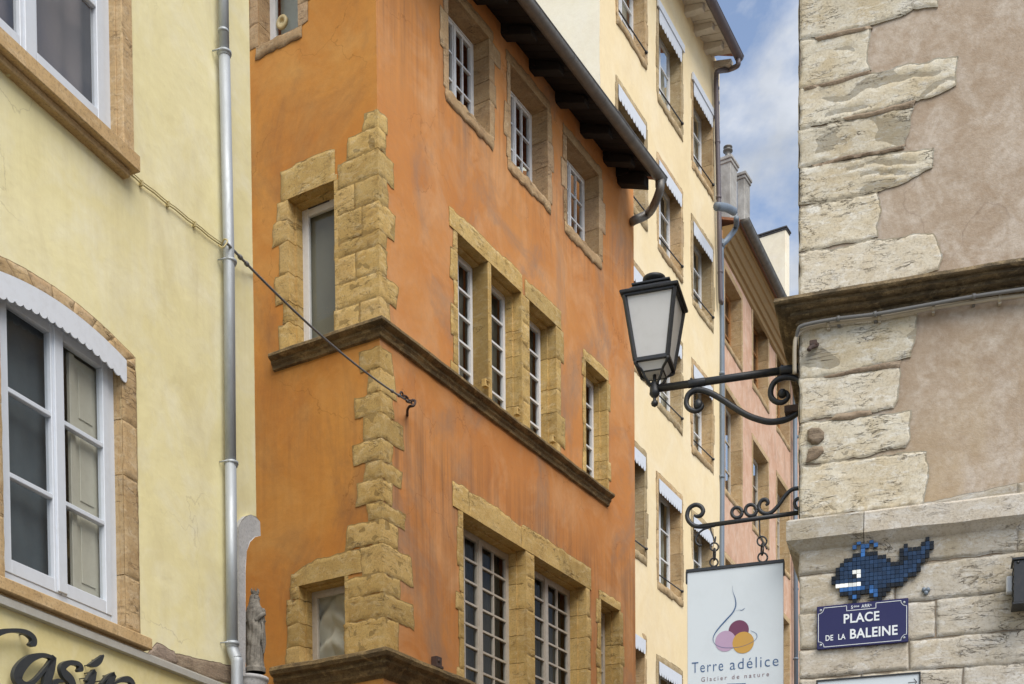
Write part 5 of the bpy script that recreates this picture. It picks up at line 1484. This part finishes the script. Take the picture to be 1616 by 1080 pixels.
# =================================================================== HANGING SIGN
def text_mesh(s, width=None, height=None, spacing=1.0, bold=0.0, ext=0.0):
    cu = bpy.data.curves.new('txt', 'FONT'); cu.body = s; cu.space_character = spacing; cu.offset = bold; cu.resolution_u = 4
    ob = bpy.data.objects.new('txt', cu); COL.objects.link(ob)
    bpy.context.view_layer.update()
    me = bpy.data.meshes.new_from_object(ob.evaluated_get(bpy.context.evaluated_depsgraph_get()))
    vs = [(v.co.x, v.co.y) for v in me.vertices]; fs = [tuple(p.vertices) for p in me.polygons]
    bpy.data.objects.remove(ob); bpy.data.curves.remove(cu); bpy.data.meshes.remove(me)
    return vs, fs
def put_text(m, P, s, u0, u1, z0, cap, off, spacing=1.0, bold=0.0, slope=0.0):
    """text fitted from u0 to u1 with capital height cap, baseline z0"""
    vs, fs = text_mesh(s, spacing=spacing, bold=bold); xs = [v[0] for v in vs]; a, c = min(xs), max(xs)
    kx = (u1 - u0) / (c - a); kz = cap / .70
    m.add([P.w(u0 + (x - a) * kx, z0 + y * kz + slope * (x - a) * kx, off) for x, y in vs], fs)
def build_hanging():
    base = P_side.w(.10, 0); Pl = Plane(base[:2], P_sto.d[:2]); Pn = Pl
    wp = Pl.pt(1262, 808)
    t = thing('sign_bracket', wp, 'black scrolled wrought iron bracket carrying the hanging ice cream sign', 'bracket')
    X = lambda L: [(1060 + x * .1481, 750 + y * .1481) for x, y in L]
    ir = MT['black_iron']
    m = M()
    sec = lambda L, r_, k=6: m.tube(cr([Pl.pt(*p) for p in X(L)], k), r_, 10)
    m.tube([Pl.pt(*p) for p in X([(300, 548), (1370, 398)])], .0125, 8)
    m.build('bar', ir, t)
    m = M()
    pts = cr([Pl.pt(*p) for p in X([(460, 530), (300, 550), (215, 525), (165, 450), (185, 360), (250, 318), (310, 335), (335, 385), (310, 430), (265, 440), (240, 425)])], 6)
    m.tube(pts, [.012] * (len(pts) - 12) + [.012 - .0006 * i for i in range(12)], 10)
    sec([(420, 555), (340, 580), (275, 635), (255, 700), (285, 745), (322, 750)], .0055)
    m.build('end_scroll', ir, t)
    for cx, cy, rr in ((695, 400, 55), (845, 375, 60)):
        m = M(); sec([(cx + rr * math.cos(g), cy + rr * math.sin(g)) for g in [i * math.pi / 8 for i in range(17)]], .0095, 2); m.build('ring', ir, t)
    m = M(); pts = cr([Pl.pt(*p) for p in X([(1000, 322), (1028, 300), (1005, 262), (955, 275), (928, 335), (950, 388), (1010, 412), (1070, 392), (1140, 320), (1210, 220), (1275, 160), (1340, 142), (1400, 145)])], 6)
    m.tube(pts, [.006 + .0005 * min(i, 10) for i in range(len(pts))], 10); m.build('brace_scroll', ir, t)
    m = M(); sec([(1385, 245), (1335, 255), (1308, 295), (1325, 345), (1365, 360)], .009); sec([(1370, 240), (1378, 300), (1372, 400)], .008); m.build('wall_curl', ir, t)
    # chain
    c = thing('sign_chain', Pl.pt(1128, 850), 'two short iron ring chains between the scrolled bracket and the white sign', 'chain')
    for hook, ring1, link, ring2, rr in (([(415, 555), (420, 600), (440, 650), (455, 700), (462, 710), (468, 655)], (455, 765), (455, 845), (450, 930), 43), ([(935, 480), (938, 560), (940, 640), (952, 660), (968, 700), (1015, 790)], (962, 705), (965, 790), (970, 878), 50)):
        m = M(); m.tube(cr([Pl.pt(*p) for p in X(hook)], 5), .0042, 8); m.build('hook', ir, c)
        for (cx, cy) in (ring1, ring2):
            m = M(); m.tube([Pl.pt(*X([(cx + rr * math.cos(g), cy + rr * math.sin(g))])[0]) for g in [i * math.pi / 12 for i in range(25)]], .0048, 8); m.build('ring', ir, c)
        m = M(); q = Pl.pt(*X([link])[0])
        m.tube([q + Pl.n * math.cos(g) * .022 + Pl.d * math.cos(g) * .008 + Vector((0, 0, math.sin(g) * .03)) for g in [i * math.pi / 12 for i in range(25)]], .0048, 8); m.build('ring', ir, c)
    # panel
    uL, uR = Pl.uz(1085, 1000)[0], Pl.uz(1236.5, 1000)[0]; zT = (Pl.uz(1085, 902)[1] + Pl.uz(1236, 887)[1]) / 2; zB = Pl.uz(1160, 1130)[1]
    s = thing('hanging_sign', Pl.w((uL + uR) / 2, zB, 0), 'white hanging ice cream shop sign with three coloured scoops and blue lettering', 'sign')
    m = M(); m.box(Pl, uL, uR, zB, zT - .006, -.006, .006); m.build('panel', MT['panel'], s, .002)
    m = M(); m.box(Pl, uL - .006, uR + .004, zT - .008, zT + .010, -.012, .012); m.box(Pl, uL - .008, uL + .001, zT - .065, zT, -.011, .011); m.box(Pl, uR - .001, uR + .006, zT - .075, zT, -.011, .011)
    m.build('top_channel', MT['black_iron'], s, .002)
    Y = lambda x, y: (1060 + x * .1852, 880 + y * .1852)
    of = .0075
    def disc(cx, cy, rr, o, mat, nm):
        mm = M(); c_ = Pl.uz(*Y(cx, cy), o); e_ = Pl.uz(*Y(cx, cy - rr), o); r_ = e_[1] - c_[1]
        n = 48; mm.add([Pl.w(*c_, o)] + [Pl.w(c_[0] + r_ * math.cos(2 * math.pi * i / n), c_[1] + r_ * math.sin(2 * math.pi * i / n), o) for i in range(n)], [(0, 1 + i, 1 + (i + 1) % n) for i in range(n)])
        mm.build(nm, MT[mat], s)
    disc(571, 621, 87, .0072, 'ink_maroon', 'scoop'); disc(458, 713, 88, .0076, 'ink_lilac', 'scoop'); disc(609, 725, 92, .0080, 'ink_gold', 'scoop')
    def ribbon(mm, L, o):
        pp = cr([(x, y, w_) for x, y, w_ in L], 10); W = [Pl.uz(*Y(p.x, p.y), o) for p in pp]; vs = []
        for i, p in enumerate(pp):
            a_, c_ = W[max(i - 1, 0)], W[min(i + 1, len(W) - 1)]; dx, dz = c_[0] - a_[0], c_[1] - a_[1]; l = math.hypot(dx, dz) or 1; hw = p.z * .00031
            vs += [Pl.w(W[i][0] - dz / l * hw, W[i][1] + dx / l * hw, o), Pl.w(W[i][0] + dz / l * hw, W[i][1] - dx / l * hw, o)]
        mm.add(vs, [(2 * i, 2 * i + 1, 2 * i + 3, 2 * i + 2) for i in range(len(pp) - 1)])
    m = M()
    ribbon(m, [(518, 240, 1), (522, 290, 2.5), (540, 345, 6), (547, 390, 9), (540, 430, 10), (515, 475, 10.5), (465, 530, 11), (405, 597, 10), (367, 650, 8), (353, 695, 5), (370, 738, 3), (430, 766, 3), (520, 769, 3), (600, 757, 3), (680, 725, 3), (722, 690, 3.5), (726, 660, 4), (708, 640, 4), (672, 624, 3)], .0086)
    ribbon(m, [(535, 458, 1), (572, 447, 2), (598, 449, 5), (622, 432, 3)], .0086)
    m.build('pear_outline', MT['ink_blue'], s)
    m = M(); a_ = Pl.uz(*Y(172, 975), of); b_ = Pl.uz(*Y(910, 930), of); z0 = (Pl.uz(*Y(200, 975), of)[1] + Pl.uz(*Y(890, 932), of)[1]) / 2
    cap = Pl.uz(*Y(200, 875), of)[1] - Pl.uz(*Y(200, 975), of)[1]
    wu = b_[0] - a_[0]
    put_text(m, Pl, 'Terre', a_[0], a_[0] + wu * .366, z0, cap * .93, of, 1.2, -.006); m.build('word', MT['ink_blue'], s)
    m = M(); put_text(m, Pl, 'adélice', a_[0] + wu * .444, b_[0], z0, cap * .93, of, 1.2, -.006); m.build('word', MT['ink_blue'], s)
    m = M(); a_ = Pl.uz(*Y(252, 1050), of); b_ = Pl.uz(*Y(830, 1015), of); z0 = (Pl.uz(*Y(252, 1052), of)[1] + Pl.uz(*Y(830, 1017), of)[1]) / 2
    cap = Pl.uz(*Y(260, 1015), of)[1] - Pl.uz(*Y(260, 1052), of)[1]
    wu = b_[0] - a_[0]
    for wd, f0, f1 in (('Glacier', 0, .38), ('de', .455, .565), ('nature', .64, 1.0)):
        m = M(); put_text(m, Pl, wd, a_[0] + wu * f0, a_[0] + wu * f1, z0, cap, of, 1.5, .0); m.build('word', MT['ink_brown'], s)
    m = M(); ribbon(m, [(470, 1078, 4), (550, 1082, 16), (632, 1074, 6)], of); m.build('lower_logo', MT['ink_blue'], s)
build_hanging()

# =================================================================== STREET NAME PLAQUE, MOSAIC, OTHER SIGNS
def build_plaque():
    P = P_sto; o = .035
    z1 = (P.uz(1289, 957, o)[1] + P.uz(1434, 944, o)[1]) / 2; z0 = (P.uz(1289, 1025, o)[1] + P.uz(1433, 1014, o)[1]) / 2
    u0, u1 = P.uz(1289, 990, o)[0], P.uz(1433.5, 980, o)[0]; w, h = u1 - u0, z1 - z0
    s = thing('street_name_plate', P.w((u0 + u1) / 2, z0, o), 'dark blue enamel street name plate with white capital lettering on limestone wall', 'street sign')
    m = M(); m.box(P, u0, u1, z0, z1, .016, o); m.build('plate', MT['enamel'], s, .003)
    g = lambda a, b: (u0 + w * (a - 195) / 472, z0 + h * (1 - b))      # a: crop x 195..667, b: 0..1 down
    lw = .0028; of = o + .0012
    def line(m, pts):
        for i in range(len(pts) - 1):
            (a, b), (c, d) = pts[i], pts[i + 1]; dx, dz = c - a, d - b; l = math.hypot(dx, dz)
            if l < 1e-7: continue
            ex, ez = dx / l * lw / 2, dz / l * lw / 2; nx, nz = -dz / l * lw / 2, dx / l * lw / 2
            m.quad(P.w(a - ex + nx, b - ez + nz, of), P.w(a - ex - nx, b - ez - nz, of), P.w(c + ex - nx, d + ez - nz, of), P.w(c + ex + nx, d + ez + nz, of))
    m = M(); iu, iz = .018 * w, .05 * h; cr_ = .062 * w
    A, B, C, D = u0 + iu, u1 - iu, z0 + iz, z1 - iz
    def arc(cx, cz, a0, a1): return [(cx + cr_ * math.cos(R(a0 + (a1 - a0) * i / 8)), cz + cr_ * math.sin(R(a0 + (a1 - a0) * i / 8))) for i in range(9)]
    t0, t1 = u0 + w * .33, u0 + w * .65; td = h * .115
    path = [(t0, D)] + [(A + cr_, D)] + arc(A, D, 0, -90)[1:] + [(A, C + cr_)] + arc(A, C, 90, 0)[1:] + [(B - cr_, C)] + arc(B, C, 180, 90)[1:] + [(B, D - cr_)] + arc(B, D, -90, -180)[1:] + [(t1, D), (t1, D - td), (t0, D - td), (t0, D)]
    line(m, path); m.build('border', MT['enamel_white'], s)
    m = M(); put_text(m, P, 'PLACE', u0 + w * .298, u0 + w * .688, z0 + h * .555, h * .205, of, 1.05, .022); m.build('word', MT['enamel_white'], s)
    m = M(); put_text(m, P, 'DE', u0 + w * .098, u0 + w * .182, z0 + h * .190, h * .125, of, 1.05, .018); m.build('word', MT['enamel_white'], s)
    m = M(); put_text(m, P, 'LA', u0 + w * .238, u0 + w * .318, z0 + h * .190, h * .125, of, 1.05, .018); m.build('word', MT['enamel_white'], s)
    m = M(); put_text(m, P, 'BALEINE', u0 + w * .368, u0 + w * .885, z0 + h * .190, h * .215, of, 1.05, .022); m.build('word', MT['enamel_white'], s)
    m = M(); put_text(m, P, '5', u0 + w * .378, u0 + w * .40, z0 + h * .872, h * .07, of, 1, .01); m.build('word', MT['enamel_white'], s)
    m = M(); put_text(m, P, 'ème', u0 + w * .408, u0 + w * .468, z0 + h * .898, h * .05, of, 1, .008); m.build('word', MT['enamel_white'], s)
    m = M(); put_text(m, P, 'ARR', u0 + w * .492, u0 + w * .585, z0 + h * .872, h * .075, of, 1.1, .01); m.build('word', MT['enamel_white'], s)
    m = M(); put_text(m, P, 't', u0 + w * .588, u0 + w * .603, z0 + h * .898, h * .05, of, 1, .008); m.build('word', MT['enamel_white'], s)
    for a, b in ((u0 + w * .045, z1 - h * .10), (u1 - w * .045, z1 - h * .10), (u0 + w * .045, z0 + h * .10), (u1 - w * .045, z0 + h * .10)):
        m = M(); m.lathe(P.w(a, b, o), [(.0065, 0), (.0065, .002), (.004, .004), (0, .0045)], 12, ax=P.n); m.build('screw', MT['zinc'], s)
build_plaque()

def build_mosaic():
    P = P_sto; o = .026
    # K black edge, B dark blue, M mid blue, W white; simple whale in square tiles
    G = ["......M..M..............",
         ".....M.MM.M...........K.",
         ".......M.........K...KBK",
         ".....KKMKKK.....KBKKKBBK",
         "...KKBBBBBBKK...KBBBBBK.",
         "..KBBBBBBBBBBK..KKBBBBK.",
         ".KBBBBBBBBBBBBKKKBBBBK..",
         ".KBBBWWBBBBBBBBBBBBBK...",
         "KKBBBKWBBBBBBBBBBBBBK...",
         "KBBBBBBBBBBBBBBBBBKK....",
         ".WWWWWWBBBBBBBBBBK......",
         "..MMMMMMBMBBBKKKK.......",
         "..KKBKKKKMMKKK..........",
         "....KMK..KMKK...........",
         ".....K....KK............"]
    u0 = P.uz(1312, 900, o)[0]; u1 = P.uz(1474, 880, o)[0]; cols = 24; ts = (u1 - u0) / cols
    zt = P.uz(1350, 850, o)[1]
    zt = P.uz(1370, 852, o)[1]
    s = thing('tile_mosaic', P.w(u0 + ts * 10, zt - ts * 15, .02), 'dark blue whale made of small square tiles above the street name plate', 'mosaic')
    rng = random.Random(5)
    mats = []
    for mat, nm in (((.006, .008, .012), 'edge'), ((.014, .036, .085), 'blue'), ((.035, .13, .36), 'light_blue'), ((.78, .80, .78), 'white')):
        t = NT(nm + '_tile_glaze'); v = t.math('ADD', t.math('MULTIPLY', t.attr(), .35), 1.0)
        n = t.n.new('ShaderNodeVectorMath'); n.operation = 'SCALE'; n.inputs[0].default_value = mat; t.l.new(v, n.inputs['Scale'])
        mats.append(t.fin(n.outputs[0], .3, spec=.35))
    for part, rows in (('water_spray_tiles', (0, 1)), ('whale_tiles', range(2, 15))):
        m = M(); idx = []
        for j, row in enumerate(G):
            for i, c in enumerate(row):
                spray = (j < 2 and i < 12) or (j == 0 and i < 12)
                if c == '.' or spray != (part == 'water_spray_tiles'): continue
                a = u0 + i * ts + rng.uniform(-.02, .02) * ts; z = zt - (j + 1) * ts + rng.uniform(-.02, .02) * ts; hh = rng.uniform(-.0006, .0006)
                q = .0005; tl = rng.uniform(-.0006, .0006); t2 = rng.uniform(-.0006, .0006)
                p = [P.w(a + q, z + q, .018), P.w(a + ts - q, z + q, .018), P.w(a + ts - q, z + q, o + 0.006 + hh + tl), P.w(a + q, z + q, o + .006 + hh - tl),
                     P.w(a + q, z + ts - q, .018), P.w(a + ts - q, z + ts - q, .018), P.w(a + ts - q, z + ts - q, o + .006 + hh + tl + t2), P.w(a + q, z + ts - q, o + .006 + hh - tl + t2)]
                m.hexa(p, rng.uniform(-1, 1)); idx += ['KBMW'.index(c)] * 6
        ob = m.build(part, mats[0], s, .0008)
        for mm in mats[1:]: ob.data.materials.append(mm)
        if len(ob.data.polygons) == len(idx): ob.data.polygons.foreach_set('material_index', idx)
    m = M()
    for px, py in ((1458, 931), (1464.5, 931), (1461.5, 936)):
        m.lathe(P.pt(px, py, .02), [(.0105, -.01), (.0105, .008), (.008, .011), (0, .012)], 14, ax=P.n)
    tag(m.build('tile_dots', MT['blue_zinc']), 'three tiny round blue tiles clustered right of the mosaic', 'mosaic')
build_mosaic()

def build_small():
    P = P_sto; o = .05
    z1 = (P.uz(1289, 1073, o)[1] + P.uz(1452, 1061, o)[1]) / 2; u0, u1 = P.uz(1288, 1075, o)[0], P.uz(1453, 1065, o)[0]
    s = thing('direction_sign', P.w((u0 + u1) / 2, z1 - .3, .02), 'pale sign with black frame and small arrow at the bottom edge of the stone wall', 'sign')
    m = M(); m.box(P, u0 + .008, u1 - .008, z1 - .30, z1 - .008, .02, o - .004); m.build('panel', MT['panel'], s)
    m = M()
    for a, b, c, d in ((u0, u1, z1 - .008, z1), (u0, u1, z1 - .308, z1 - .3), (u0, u0 + .008, z1 - .3, z1 - .008), (u1 - .008, u1, z1 - .3, z1 - .008)): m.box(P, a, b, c, d, .018, o + .003)
    m.build('frame', MT['black_iron'], s, .001)
    m = M(); a = P.uz(1437, 1077, o); L = .03
    def ln(p, q, w_=.0016):
        dx, dz = q[0] - p[0], q[1] - p[1]; l = math.hypot(dx, dz); nx, nz = -dz / l * w_, dx / l * w_
        m.quad(P.w(p[0] + nx, p[1] + nz, o - .002), P.w(p[0] - nx, p[1] - nz, o - .002), P.w(q[0] - nx, q[1] - nz, o - .002), P.w(q[0] + nx, q[1] + nz, o - .002))
    tp = (a[0] + .03, a[1]); ln((a[0] - .012, a[1]), tp); ln(tp, (tp[0] - .014, tp[1] + .018)); ln(tp, (tp[0] - .014, tp[1] - .018)); m.build('arrow', MT['letters'], s)
    f = thing('floodlight', P.pt(1606, 920, .03), 'dark metal floodlight box on the limestone wall at the right frame edge', 'lamp')
    m = M(); a = P.uz(1599, 889, .12); c = P.uz(1640, 951, .12)
    m.box(P, a[0], c[0], c[1], a[1], .05, .16); m.box(P, a[0] - .008, c[0] + .01, a[1], a[1] + .012, .03, .17); m.box(P, a[0] - .006, c[0] + .01, c[1] - .010, c[1], .03, .165); m.box(P, a[0] + .05, a[0] + .12, c[1] + .05, a[1] - .05, .01, .05)
    for k in range(5): m.box(P, a[0] - .004, a[0] + .0, c[1] + .02 + k * .035, c[1] + .03 + k * .035, .06, .15)
    m.lathe(P.w(a[0] + .02, a[1] - .01, .16), [(.008, 0), (.008, .004), (0, .006)], 8, ax=P.n)
    m.build('housing', MT['black_iron'], f, .004)
    m = M(); q0 = P.uz(1588, 911, .05); q1 = P.uz(1598, 936, .05); m.box(P, q0[0], q1[0], q1[1], q0[1], .02, .065); m.build('cable_gland', MT['lambrequin'], f, .005)
build_small()

# =================================================================== GROUND
def sheet(name, mat, x0, x1, y0, y1, z):
    m = M(); m.quad((x0, y0, z), (x1, y0, z), (x1, y1, z), (x0, y1, z)); o = m.build(name, MT[mat]); o['kind'] = 'structure'; return o
sheet('ground', 'asphalt', -200, 200, -200, 260, -.004)
